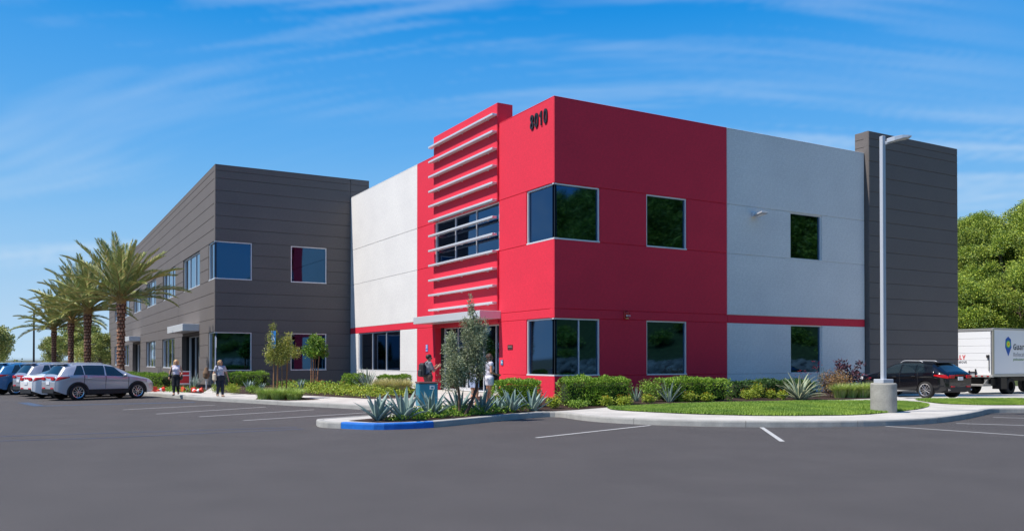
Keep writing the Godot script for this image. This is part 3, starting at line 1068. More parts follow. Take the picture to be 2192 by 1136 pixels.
# ---------------------------------------------------------------- hillside on the right, which the right-hand windows mirror
func hill_y(x: float, z: float) -> float:
	var toe := 44.0 - clampf((z - 70.0) * 0.5, 0.0, 30.0)
	var d := maxf(x - toe, 0.0)
	return -0.7 + 2.0 * smoothstep(-1.4, 2.2, x - toe) + 12.0 * smoothstep(1.0, 34.0, d) + 5.0 * smoothstep(30.0, 80.0, d)

func build_hill() -> void:
	var p := []
	for i in 41:
		var row := PackedVector3Array()
		for j in 81:
			var x := 14.0 + 186.0 * j / 80.0
			var z := -90.0 + 290.0 * i / 40.0
			row.append(at(x, z, hill_y(x, z) + (0.6 * sin(x * 0.31) * cos(z * 0.27) if hill_y(x, z) > 0.5 else 0.0)))
		p.append(row)
	var s := Shape.new()
	s.grid(p, true)
	structure("hill", s, mat.slope)
	# boulders laid along the toe of the slope
	var rock := Shape.new()
	var rows := []
	var nz := noise(1.3, 2, 70)
	for i in 6:
		var f := -PI / 2 + PI * i / 5
		var row := PackedVector3Array()
		for j in 9:
			var a := TAU * (j % 8) / 8
			var d := Vector3(cos(f) * cos(a), sin(f), -cos(f) * sin(a))
			row.append(d * (0.5 + 0.25 * nz.get_noise_3d(d.x * 1.4, d.y * 1.4, d.z * 1.4)))
		rows.append(row)
	rock.grid(rows, true)
	var mm := MultiMesh.new()
	mm.transform_format = MultiMesh.TRANSFORM_3D
	mm.use_colors = true
	mm.mesh = rock.made()
	mm.instance_count = 3500
	for i in 3500:
		var z := rng.randf_range(-60.0, 56.0)
		var x := 42.6 + rng.randf_range(0.0, 4.2) 
		var sc := rng.randf_range(0.5, 1.1)
		mm.set_instance_transform(i, Transform3D(Basis.from_euler(Vector3(rng.randf() * 6, rng.randf() * 6, rng.randf() * 6)).scaled(Vector3(sc, sc * 0.8, sc)), at(x, z, hill_y(x, z) + 0.1)))
		var t := rng.randf_range(0.10, 0.26)
		mm.set_instance_color(i, Color(t * 1.08, t, t * 0.86))
	var o := MultiMeshInstance3D.new()
	o.name = "rocks"
	o.multimesh = mm
	o.material_override = mat.bark
	o.set_meta("kind", "stuff")
	add_child(o, true)
	tag(o, "grey brown boulders banked along the foot of the hillside", "rocks")

# ---------------------------------------------------------------- vehicles: local x runs forward from the rear bumper, z to the right
class Body:
	var top: Array          # [x, height] along the middle
	var belt: Array         # [x, height] under the side windows
	var plan: Array         # [x, half width at the belt]
	var roof_w := 0.60
	var sill := 0.27
	var wheels := [0.88, 3.55]
	var arch := 0.40
	var axle := 0.34
	var length := 4.48
	func on(t: Array, x: float) -> float:
		for i in t.size() - 1:
			if x <= t[i + 1][0]:
				var f := clampf((x - t[i][0]) / (t[i + 1][0] - t[i][0]), 0.0, 1.0)
				return lerpf(t[i][1], t[i + 1][1], f)
		return t[-1][1]
	func curve(t: Array, x: float) -> float:
		return (on(t, x - 0.05) + 2.0 * on(t, x) + on(t, x + 0.05)) / 4.0
	func yt(x: float) -> float:
		return (on(top, x - 0.04) + 2.0 * on(top, x) + on(top, x + 0.04)) / 4.0
	func yb(x: float) -> float:
		var b := sill
		b = maxf(b, lerpf(sill + 0.16, sill, clampf(x / 0.35, 0.0, 1.0)))
		b = maxf(b, lerpf(sill + 0.1, sill, clampf((length - x) / 0.35, 0.0, 1.0)))
		for w in wheels:
			var d := absf(x - w)
			if d < arch:
				b = maxf(b, axle + sqrt(arch * arch - d * d))
		return minf(b, yt(x) - 0.1)
	func hw(x: float, y: float) -> float:
		var w := curve(plan, x)
		var t := yt(x)
		var b := minf(curve(belt, x), t - 0.02)
		if y <= b:
			var f := (b - y) / maxf(b - sill, 0.1)
			var crease := 0.018 * exp(-pow((y - (b - 0.12)) / 0.05, 2.0))
			return w * (1.0 - 0.05 * f * f) + crease * smoothstep(0.1, 0.6, minf(x, length - x))
		var f := (y - b) / maxf(t - b, 0.001)
		var cabin := clampf((t - b - 0.08) / 0.4, 0.0, 1.0)
		var e := lerpf(w * 0.93, roof_w * w / 0.93, cabin)
		var p := lerpf(3.0, 9.0, cabin)
		return lerpf(w, e, f) * sqrt(maxf(0.0, 1.0 - pow(clampf(f, 0.0, 1.0), p)))
	func top_at(x: float, z: float) -> float:   # height of the upper skin above a point
		var lo := minf(curve(belt, x), yt(x) - 0.02)
		var hi := yt(x)
		for i in 16:
			var m := (lo + hi) / 2.0
			if hw(x, m) > absf(z):
				lo = m
			else:
				hi = m
		return lo
	func shell() -> Shape:
		var s := Shape.new()
		var xs := []
		var nx := 90
		for i in nx + 1:
			xs.append(length * (0.5 - 0.5 * cos(PI * (0.06 + 0.88 * i / nx)) - 0.0089) / 0.9823)
		for g in [1.0, -1.0]:
			var rows := []
			for x in xs:
				x = clampf(x, 0.0, length)
				var row := PackedVector3Array()
				var b := yb(x)
				var t := yt(x)
				for j in 29:
					var f := j / 28.0
					f = sin(f * PI / 2.0) * 0.55 + f * 0.45
					var y := lerpf(b, t, f)
					row.append(Vector3(x, y, hw(x, y) * g if j < 28 else 0.0))
				rows.append(row)
			s.grid(rows, g < 0.0)
			for e in [0, rows.size() - 1]:
				var r: PackedVector3Array = rows[e]
				for j in r.size() - 1:
					s.poly([r[j], r[j + 1], Vector3(r[j + 1].x, r[j + 1].y, 0), Vector3(r[j].x, r[j].y, 0)], Vector3(-1 if e == 0 else 1, 0, 0))
		return s
	func side(x0: float, x1: float, lo: Callable, hi: Callable, off: float, g: float, lean0 := 0.0, lean1 := 0.0, n := 14, m := 6) -> Shape:   # a patch that lies on the flank
		var s := Shape.new()
		var rows := []
		for i in n + 1:
			var row := PackedVector3Array()
			for j in m + 1:
				var f := float(j) / m
				var x := lerpf(x0 + lean0 * f, x1 + lean1 * f, float(i) / n)
				var a: float = lo.call(x)
				var b: float = maxf(a + 0.004, hi.call(x))
				var y := lerpf(a, b, f)
				row.append(Vector3(x, y, (hw(x, y) + off) * g))
			rows.append(row)
		s.grid(rows, g < 0.0)
		return s
	func lid(x0: float, x1: float, w0: float, w1: float, off: float) -> Shape:   # a patch that lies on the upper skin: screens
		var s := Shape.new()
		var rows := []
		for i in 13:
			var x := lerpf(x0, x1, i / 12.0)
			var w := lerpf(w0, w1, i / 12.0)
			var row := PackedVector3Array()
			for j in 13:
				var z := lerpf(-w, w, j / 12.0)
				row.append(Vector3(x, top_at(x, z) + off, z))
			rows.append(row)
		s.grid(rows, true)
		return s

func wheel(parent: Node3D, x: float, z: float, r: float, w: float, spokes: int, rim_r: float, rim_m: Material, solid_rim := false) -> void:
	var g := signf(z)
	var s := Shape.new()
	var ax := Vector3(0, 0, g)
	s.lathe([Vector2(rim_r - 0.02, -w / 2), Vector2(r - 0.03, -w / 2), Vector2(r, -w / 2 + 0.03), Vector2(r, w / 2 - 0.03), Vector2(r - 0.025, w / 2), Vector2(rim_r + 0.01, w / 2 + 0.005), Vector2(rim_r, w / 2 - 0.01), Vector2(rim_r - 0.02, w / 2 - 0.06)], 36, ax, Vector3(x, r, z))
	var o := part("wheel", s, mat.tyre, parent)
	s = Shape.new()
	s.lathe([Vector2(rim_r - 0.015, w / 2 - 0.09), Vector2(rim_r, w / 2 - 0.03), Vector2(rim_r - 0.002, w / 2 - 0.002), Vector2(rim_r - 0.03, w / 2 - 0.015), Vector2(rim_r - 0.035, w / 2 - 0.07)], 36, ax, Vector3(x, r, z))
	s.lathe([Vector2(0.055, w / 2 - 0.06), Vector2(0.05, w / 2 - 0.008), Vector2(0.0, w / 2 - 0.004)], 16, ax, Vector3(x, r, z))
	if solid_rim:
		s.lathe([Vector2(rim_r - 0.03, w / 2 - 0.03), Vector2(rim_r * 0.62, w / 2 - 0.09), Vector2(rim_r * 0.4, w / 2 - 0.02), Vector2(0.0, w / 2 - 0.01)], 24, ax, Vector3(x, r, z))
	for i in spokes:
		var a := TAU * i / spokes
		var d := Vector3(cos(a), sin(a), 0)
		var l := rim_r - 0.07
		s.box(Vector3(x, r, z + g * (w / 2 - 0.025)) + d * (0.04 + l / 2), Vector3(l, 0.030, 0.03), 0.004, Basis(Vector3(0, 0, 1), a + (0.16 if i % 2 else -0.16)))
	part("rim", s, rim_m, o)
	s = Shape.new()
	s.lathe([Vector2(rim_r - 0.03, w / 2 - 0.1), Vector2(0.0, w / 2 - 0.095)], 24, ax, Vector3(x, r, z))
	part("brake_disc", s, mat.trim, o)

func const_of(v: float) -> Callable:
	return func(_x): return v

func make_car(label: String, category: String, p: Vector3, turn: float, b: Body, paint: Material, o := {}) -> Node3D:
	var t := thing(o.get("name", "parked_car"), label, category, p, turn)
	part("body", b.shell(), paint, t)
	var s := Shape.new()
	s.box(Vector3(b.length / 2, b.sill + 0.2, 0), Vector3(b.length - 0.5, 0.4, 1.3))
	part("underbody", s, mat.black, t)
	var clad: bool = o.get("cladding", false)
	var belt := func(x): return b.curve(b.belt, x) + 0.025
	var up: float = o.get("glass_top", 0.80)
	var glass_hi := func(x): return lerpf(b.curve(b.belt, x), b.yt(x), up)
	for g in [1.0, -1.0]:
		for w in o.windows:
			part("side_window", b.side(w[0], w[1], belt, glass_hi, 0.006, g, w[2], w[3]), mat.car_glass, t)
		for w in b.wheels:
			wheel(t, w, g * (b.curve(b.plan, w) - 0.125), o.get("wheel_r", 0.355), 0.22, o.get("spokes", 10), o.get("rim_r", 0.25), mat.rim)
			if clad:
				s = Shape.new()
				var rows := []
				for i in 25:
					var a := PI * (-0.06 + 1.12 * i / 24.0)
					var row := PackedVector3Array()
					for r in [b.arch - 0.03, b.arch, b.arch + 0.07, b.arch + 0.075]:
						var x: float = w + cos(a) * r
						var y: float = b.axle + sin(a) * r
						row.append(Vector3(x, y, (b.hw(x, maxf(y, b.sill)) + (0.014 if r > b.arch - 0.01 and r < b.arch + 0.072 else -0.02)) * g))
					rows.append(row)
				s.grid(rows, g > 0.0)
				part("wheel_arch", s, mat.trim, t)
		if clad:
			part("side_cladding", b.side(b.wheels[0] + b.arch, b.wheels[1] - b.arch, const_of(b.sill), const_of(b.sill + 0.2), 0.016, g), mat.trim, t)
		part("side_skirt", b.side(b.wheels[0] + b.arch, b.wheels[1] - b.arch, const_of(b.sill - 0.01), const_of(b.sill + 0.07), 0.022, g), mat.trim if not o.get("bright_sill", false) else mat.chrome, t)
		for x in o.doors:
			part("door_gap", b.side(x, x + 0.012, const_of(b.sill + 0.22), belt, 0.0035, g, 0.0, 0.02, 2, 12), mat.black, t)
		for x in o.handles:
			s = Shape.new()
			var y: float = b.curve(b.belt, x) - 0.13
			s.box(Vector3(x, y, (b.hw(x, y) + 0.025) * g), Vector3(0.2, 0.035, 0.03), 0.01)
			part("door_handle", s, o.get("handle_mat", paint), t)
		s = Shape.new()
		var mx: float = o.mirror
		var my := b.curve(b.belt, mx) + 0.07
		s.add(blob(Vector3(mx, my, (b.curve(b.plan, mx) + 0.10) * g), Vector3(0.09, 0.075, 0.12), 8), Transform3D.IDENTITY)
		s.box(Vector3(mx + 0.02, my - 0.06, (b.curve(b.plan, mx) + 0.01) * g), Vector3(0.06, 0.05, 0.12), 0.01)
		part("wing_mirror", s, paint, t)
		var tl: Array = o.tail
		part("tail_light", b.side(tl[0], tl[1], func(x): return lerpf(tl[2], tl[3] - 0.02, (x - tl[0]) / (tl[1] - tl[0]) * tl[4]), func(x): return tl[3] + 0.0 * x, 0.008, g, 0, 0, 10, 4), mat.tail, t)
		var hl: Array = o.head
		part("headlight", b.side(hl[0], hl[1], const_of(hl[2]), func(x): return minf(hl[3], b.yt(x) - 0.03), 0.008, g, 0, 0, 10, 4), mat.lens, t)
	part("rear_screen", b.lid(o.rear[0], o.rear[1], o.rear[2], o.rear[3], 0.007), mat.car_glass, t)
	part("windscreen", b.lid(o.front[0], o.front[1], o.front[2], o.front[3], 0.007), mat.car_glass, t)
	# the rear face
	s = Shape.new()
	s.box(Vector3(-0.012, o.plate_y, 0), Vector3(0.02, 0.14, 0.32), 0.004)
	part("number_plate", s, mat.plate, t)
	s = Shape.new()
	var wr := b.curve(b.plan, 0.0)
	s.box(Vector3(0.0, b.sill + 0.14, 0), Vector3(0.06, 0.2, wr * 2 - 0.1), 0.02)
	part("rear_bumper", s, mat.trim, t)
	for g in [1.0, -1.0]:
		s = Shape.new()
		s.box(Vector3(0.0, (o.tail[2] + o.tail[3]) / 2, g * (wr - 0.17)), Vector3(0.05, (o.tail[3] - o.tail[2]) * 0.8, 0.32), 0.015)
		part("tail_light", s, mat.tail, t)
		s = Shape.new()
		s.box(Vector3(-0.012, b.sill + 0.26, g * (wr - 0.22)), Vector3(0.03, 0.07, 0.26), 0.012)
		part("reflector", s, mat.tail, t)
	s = Shape.new()
	s.box(Vector3(b.length + 0.0, b.sill + 0.3, 0), Vector3(0.05, 0.3, 1.1), 0.02)
	part("grille", s, mat.trim, t)
	if o.has("spoiler"):
		s = Shape.new()
		var sp: Array = o.spoiler
		s.box(Vector3(sp[0], sp[1], 0), Vector3(0.26, 0.035, 1.16), 0.015, Basis(Vector3(0, 0, 1), sp[2]))
		part("spoiler", s, o.get("spoiler_mat", paint), t)
	if o.get("rails", false):
		for g in [1.0, -1.0]:
			s = Shape.new()
			var path := []
			for i in 9:
				var x := lerpf(o.rail_x[0], o.rail_x[1], i / 8.0)
				path.append(Vector3(x, b.top_at(x, 0.5) + (0.05 if i > 0 and i < 8 else 0.0), 0.5 * g))
			s.tube(path, [0.016, 0.016, 0.016, 0.016, 0.016, 0.016, 0.016, 0.016, 0.016], 6)
			part("roof_rail", s, mat.alu, t)
	return t

func suv_body() -> Body:
	var b := Body.new()
	b.top = [[0.0, 0.72], [0.03, 1.0], [0.10, 1.10], [0.26, 1.33], [0.44, 1.55], [0.62, 1.60], [1.4, 1.645], [2.1, 1.635], [2.55, 1.56], [2.95, 1.37], [3.36, 1.13], [3.6, 1.07], [4.05, 0.97], [4.3, 0.86], [4.44, 0.66], [4.48, 0.55]]
	b.belt = [[0.0, 0.95], [0.6, 1.08], [1.2, 1.08], [2.6, 1.02], [3.4, 0.98], [4.2, 0.85], [4.48, 0.6]]
	b.plan = [[0.0, 0.60], [0.08, 0.73], [0.22, 0.83], [0.45, 0.895], [0.9, 0.925], [3.6, 0.92], [4.1, 0.85], [4.35, 0.72], [4.48, 0.55]]
	return b

func sedan_body() -> Body:
	var b := Body.new()
	b.top = [[0.0, 0.7], [0.04, 0.98], [0.15, 1.06], [0.6, 1.11], [1.0, 1.24], [1.45, 1.40], [1.9, 1.45], [2.4, 1.45], [2.8, 1.36], [3.45, 1.04], [4.0, 0.94], [4.4, 0.84], [4.66, 0.62], [4.7, 0.5]]
	b.belt = [[0.0, 0.9], [0.8, 1.0], [1.4, 0.98], [3.4, 0.90], [4.3, 0.78], [4.7, 0.55]]
	b.plan = [[0.0, 0.60], [0.1, 0.74], [0.3, 0.85], [0.5, 0.88], [1.0, 0.905], [3.7, 0.9], [4.2, 0.84], [4.55, 0.68], [4.7, 0.5]]
	b.length = 4.7
	b.wheels = [1.0, 3.7]
	b.sill = 0.2
	b.arch = 0.365
	b.axle = 0.32
	return b

func coupe_suv_body() -> Body:
	var b := Body.new()
	b.top = [[0.0, 0.80], [0.02, 1.0], [0.08, 1.12], [0.34, 1.26], [0.60, 1.44], [0.78, 1.54], [1.3, 1.60], [2.3, 1.62], [2.75, 1.51], [3.2, 1.32], [3.6, 1.11], [3.9, 1.05], [4.4, 0.95], [4.62, 0.82], [4.72, 0.62], [4.75, 0.5]]
	b.belt = [[0.0, 0.98], [0.7, 1.1], [1.2, 1.08], [2.6, 1.03], [3.6, 1.0], [4.4, 0.86], [4.75, 0.6]]
	b.plan = [[0.0, 0.70], [0.1, 0.83], [0.35, 0.93], [1.0, 0.97], [3.8, 0.96], [4.3, 0.88], [4.6, 0.72], [4.75, 0.55]]
	b.length = 4.75
	b.wheels = [0.98, 3.82]
	b.arch = 0.405
	b.axle = 0.355
	b.sill = 0.26
	return b

func build_cars() -> void:
	var go := heading(0.62, 0.785)
	var f := Vector2(0.62, 0.785)
	var l := Vector2(-0.785, 0.62)
	var suv := {"windows": [[0.66, 1.12, 0.26, 0.0], [1.16, 2.02, 0.0, 0.06], [2.10, 3.02, 0.02, -0.46]], "doors": [1.12, 2.06, 3.1], "handles": [1.35, 2.3], "mirror": 2.92, "tail": [0.03, 0.52, 0.86, 1.03, 0.9], "head": [4.0, 4.38, 0.72, 0.88], "rear": [0.13, 0.40, 0.62, 0.5], "front": [2.58, 3.3, 0.56, 0.68], "plate_y": 0.76, "cladding": true, "spoiler": [0.50, 1.585, 0.1], "rails": true, "rail_x": [0.75, 2.2], "spokes": 10}
	var c0 := Vector2(-18.15, 37.8) + l * 0.82     # midway between the axles
	var rear := c0 - f * 2.14
	var silver := car_paint(lin(0.43, 0.45, 0.50), 0.35)
	make_car("silver suv with red tail lights, nearest the camera in the row of parked cars", "car", at(rear.x, rear.y), go, suv_body(), silver, suv)
	var sed := {"windows": [[1.1, 1.95, 0.2, 0.0], [2.0, 3.0, 0.0, -0.45]], "doors": [1.3, 2.0, 3.05], "handles": [1.55, 2.3], "mirror": 2.95, "tail": [0.02, 0.5, 0.80, 0.97, 0.95], "head": [4.2, 4.58, 0.6, 0.76], "rear": [0.66, 1.42, 0.62, 0.52], "front": [2.5, 3.38, 0.54, 0.68], "plate_y": 0.7, "wheel_r": 0.325, "rim_r": 0.235}
	var r1 := rear + l * 2.6 + f * 0.15
	make_car("white sedan parked between the silver suv and the grey blue suv", "car", at(r1.x, r1.y), go, sedan_body(), car_paint(lin(0.78, 0.78, 0.78)), sed)
	var r2 := rear + l * 5.35 + f * 0.9
	var suv2: Dictionary = suv.duplicate()
	suv2.cladding = false
	make_car("pale blue grey suv parked behind the white sedan", "car", at(r2.x, r2.y), go, suv_body(), car_paint(lin(0.30, 0.32, 0.38), 0.3), suv2)
	var r3 := rear + l * 8.5 + f * 0.8
	make_car("bright blue suv at the far end of the parked row", "car", at(r3.x, r3.y), go, suv_body(), car_paint(lin(0.035, 0.16, 0.34), 0.2), suv2)
	var cs := {"windows": [[0.95, 1.42, 0.28, 0.06], [1.46, 2.16, 0.06, 0.02], [2.24, 3.22, 0.02, -0.5]], "doors": [1.3, 2.2, 3.3], "handles": [1.5, 2.45], "mirror": 3.1, "tail": [0.02, 0.55, 0.86, 1.02, 0.8], "head": [4.2, 4.6, 0.74, 0.88], "rear": [0.14, 0.66, 0.68, 0.54], "front": [2.8, 3.55, 0.56, 0.7], "plate_y": 0.86, "wheel_r": 0.37, "rim_r": 0.27, "bright_sill": true, "spoiler": [0.72, 1.545, 0.16], "spoiler_mat": mat.trim, "rails": true, "rail_x": [1.4, 2.5], "handle_mat": mat.black}
	var bp := car_paint(lin(0.004, 0.005, 0.008))
	bp.roughness = 0.15
	bp.clearcoat = 0.5
	var bc := make_car("black sport utility car parked behind the lamp post pedestal", "car", at(18.95, 35.7, 0.115), heading(-0.46, 0.888), coupe_suv_body(), bp, cs)
	bc.rotation.z = 0.0
	var s := Shape.new()
	s.box(Vector3(0.02, 0.38, 0), Vector3(0.08, 0.06, 1.5), 0.02)
	part("bumper_trim", s, mat.chrome, bc)
	build_truck()

func build_truck() -> void:
	var t := thing("box_truck", "white box truck with shield logo standing behind the grey wall", "truck", at(29.75, 52.2, -0.40), TURN)
	# local x forward, z to the right-hand side that faces the lot; origin under the near rear corner
	var L := 7.2
	var W := 2.45
	var y0 := 1.02
	var y1 := 3.62
	var white := plain(lin(0.80, 0.81, 0.83), 0.35)
	var s := Shape.new()
	s.box(Vector3(L / 2 + 0.03, (y0 + y1) / 2, -W / 2), Vector3(L - 0.06, y1 - y0, W), 0.02)
	part("cargo_box", s, white, t)
	for z in [-0.03, -W + 0.03]:   # corner posts and rails
		s = Shape.new()
		s.box(Vector3(0.03, (y0 + y1) / 2, z), Vector3(0.12, y1 - y0 + 0.04, 0.09), 0.01)
		part("corner_post", s, plain(lin(0.42, 0.41, 0.36), 0.4, 0.5), t)
	s = Shape.new()
	s.box(Vector3(L / 2, y0 + 0.05, 0.008), Vector3(L, 0.16, 0.03), 0.005)
	part("lower_rail", s, plain(lin(0.5, 0.5, 0.47), 0.4, 0.3), t)
	s = Shape.new()
	s.box(Vector3(L / 2, y1 - 0.02, 0.008), Vector3(L, 0.1, 0.03), 0.005)
	part("upper_rail", s, plain(lin(0.5, 0.5, 0.5), 0.4, 0.3), t)
	s = Shape.new()
	s.box(Vector3(-0.01, y1 - 0.06, -W / 2), Vector3(0.08, 0.14, W), 0.01)
	part("rear_header", s, plain(lin(0.4, 0.4, 0.4), 0.4, 0.4), t)
	for i in 6:   # roll-up door panels
		s = Shape.new()
		var h := (y1 - 0.14 - y0 - 0.06) / 6.0
		s.box(Vector3(-0.004, y0 + 0.06 + h * (i + 0.5), -W / 2), Vector3(0.05, h - 0.012, W - 0.26), 0.006)
		part("door_panel", s, white, t)
	s = Shape.new()
	s.box(Vector3(-0.02, y0, -W / 2), Vector3(0.14, 0.12, W), 0.01)
	var sill := part("rear_sill", s, plain(lin(0.45, 0.45, 0.44), 0.5, 0.3), t)
	for i in 7:
		s = Shape.new()
		s.box(Vector3(-0.1, y0 + 0.0, -0.25 - i * 0.32), Vector3(0.03, 0.05, 0.12), 0.005)
		part("marker_light", s, mat.tail, sill)
	# chassis, lift platform, mudguard
	s = Shape.new()
	for z in [-0.8, -1.65]:
		s.box(Vector3(4.2, 0.82, z), Vector3(8.2, 0.22, 0.1), 0.01)
	s.box(Vector3(0.5, 0.7, -W / 2), Vector3(0.5, 0.4, W - 0.5), 0.02)
	part("chassis", s, mat.black, t)
	s = Shape.new()
	s.box(Vector3(-0.38, 0.53, -W / 2), Vector3(0.75, 0.10, W - 0.25), 0.01)
	var lift_ := part("lift_platform", s, plain(lin(0.3, 0.29, 0.27), 0.6, 0.3), t)
	s = Shape.new()
	for z in [-0.35, -W + 0.35]:
		s.tube([Vector3(0.3, 0.9, z), Vector3(0.05, 0.85, z), Vector3(-0.3, 0.58, z)], [0.035, 0.035, 0.035], 8)
		s.box(Vector3(0.1, 0.7, z - 0.1), Vector3(0.2, 0.4, 0.12), 0.01)
	part("lift_arm", s, plain(lin(0.25, 0.25, 0.25), 0.5, 0.5), lift_)
	s = Shape.new()
	s.box(Vector3(-0.08, 1.2, -0.95), Vector3(0.05, 0.42, 0.05))
	s.box(Vector3(-0.08, 1.15, -1.3), Vector3(0.05, 0.34, 0.05))
	s.box(Vector3(-0.08, 1.24, -1.13), Vector3(0.04, 0.05, 0.5))
	part("ramp_hook", s, mat.black, t)
	s = Shape.new()
	s.box(Vector3(-0.07, 2.1, -0.26), Vector3(0.1, 0.16, 0.14), 0.01)
	s.box(Vector3(-0.07, 1.75, -0.2), Vector3(0.03, 0.9, 0.03))
	part("door_latch", s, mat.trim, t)
	s = Shape.new()
	s.box(Vector3(1.0, 0.62, -0.25), Vector3(0.55, 0.62, 0.5), 0.01)
	part("side_box", s, mat.black, t)
	for x in [1.75, 6.9]:
		for z in [-0.27, -W + 0.27]:
			wheel(t, x, z, 0.46, 0.44 if x < 3 else 0.28, 0, 0.27, plain(lin(0.7, 0.7, 0.7), 0.5), true)
	# cab
	s = Shape.new()
	s.box(Vector3(8.2, 1.35, -W / 2), Vector3(1.8, 1.6, 2.1), 0.15)
	part("cab", s, white, t)
	# lettering and emblem on the side and the door
	s = Shape.new()
	var sh := [Vector3(-0.26, 0.32, 0), Vector3(-0.30, -0.12, 0), Vector3(0, -0.62, 0), Vector3(0.30, -0.12, 0), Vector3(0.26, 0.32, 0), Vector3(0, 0.48, 0)]
	s.poly(sh, Vector3(0, 0, 1))
	var mid := Vector3(1.42, 2.72, 0.004)
	var em := part("emblem", s, plain(lin(0.015, 0.10, 0.42), 0.5), t, Transform3D(Basis.IDENTITY, mid))
	s = Shape.new()
	s.lathe([Vector2(0.21, 0.0), Vector2(0.0, 0.001)], 20, Vector3(0, 0, 1), Vector3(0, 0.06, 0.004))
	part("emblem_ring", s, plain(lin(0.1, 0.5, 0.15), 0.5), em)
	s = Shape.new()
	s.lathe([Vector2(0.15, 0.0), Vector2(0.0, 0.001)], 20, Vector3(0, 0, 1), Vector3(0, 0.06, 0.008))
	part("emblem_disc", s, plain(lin(0.7, 0.68, 0.05), 0.5), em)
	s = Shape.new()
	s.lathe([Vector2(0.05, 0.0), Vector2(0.0, 0.001)], 12, Vector3(0, 0, 1), Vector3(0, 0.06, 0.012))
	part("emblem_star", s, plain(lin(0.7, 0.2, 0.02), 0.5), em)
	for q in [["Guardian", 0.34, 2.62, lin(0.05, 0.055, 0.06)], ["Relocation", 0.24, 2.20, lin(0.38, 0.39, 0.41)], ["professional movers", 0.13, 1.93, lin(0.25, 0.36, 0.2)]]:
		var tx := lettering(q[0], q[1], q[3])
		t.add_child(tx, true)
		tx.mesh.horizontal_alignment = HORIZONTAL_ALIGNMENT_LEFT
		tx.position = Vector3(1.88, q[2], 0.006)
	s = Shape.new()
	s.poly([Vector3(2.95, 1.8, 0.006), Vector3(3.6, 1.68, 0.006), Vector3(3.3, 1.5, 0.006), Vector3(3.0, 1.45, 0.006)], Vector3(0, 0, 1))
	s.poly([Vector3(3.02, 1.4, 0.006), Vector3(3.7, 1.36, 0.006), Vector3(3.7, 1.15, 0.006), Vector3(3.1, 1.1, 0.006)], Vector3(0, 0, 1))
	part("emblem", s, plain(lin(0.05, 0.35, 0.6), 0.5), t)
	t.scale = Vector3.ONE * 1.135
	var back := Basis(Vector3(0, 0, 1), Vector3.UP, Vector3(-1, 0, 0))
	for q in [["RALLY", 0.26, 2.05, lin(0.6, 0.02, 0.02)], ["ON THE MOVE", 0.13, 1.78, lin(0.1, 0.1, 0.12)]]:
		var tx := lettering(q[0], q[1], q[3])
		t.add_child(tx, true)
		tx.transform = Transform3D(back, Vector3(-0.034, q[2], -2.05))

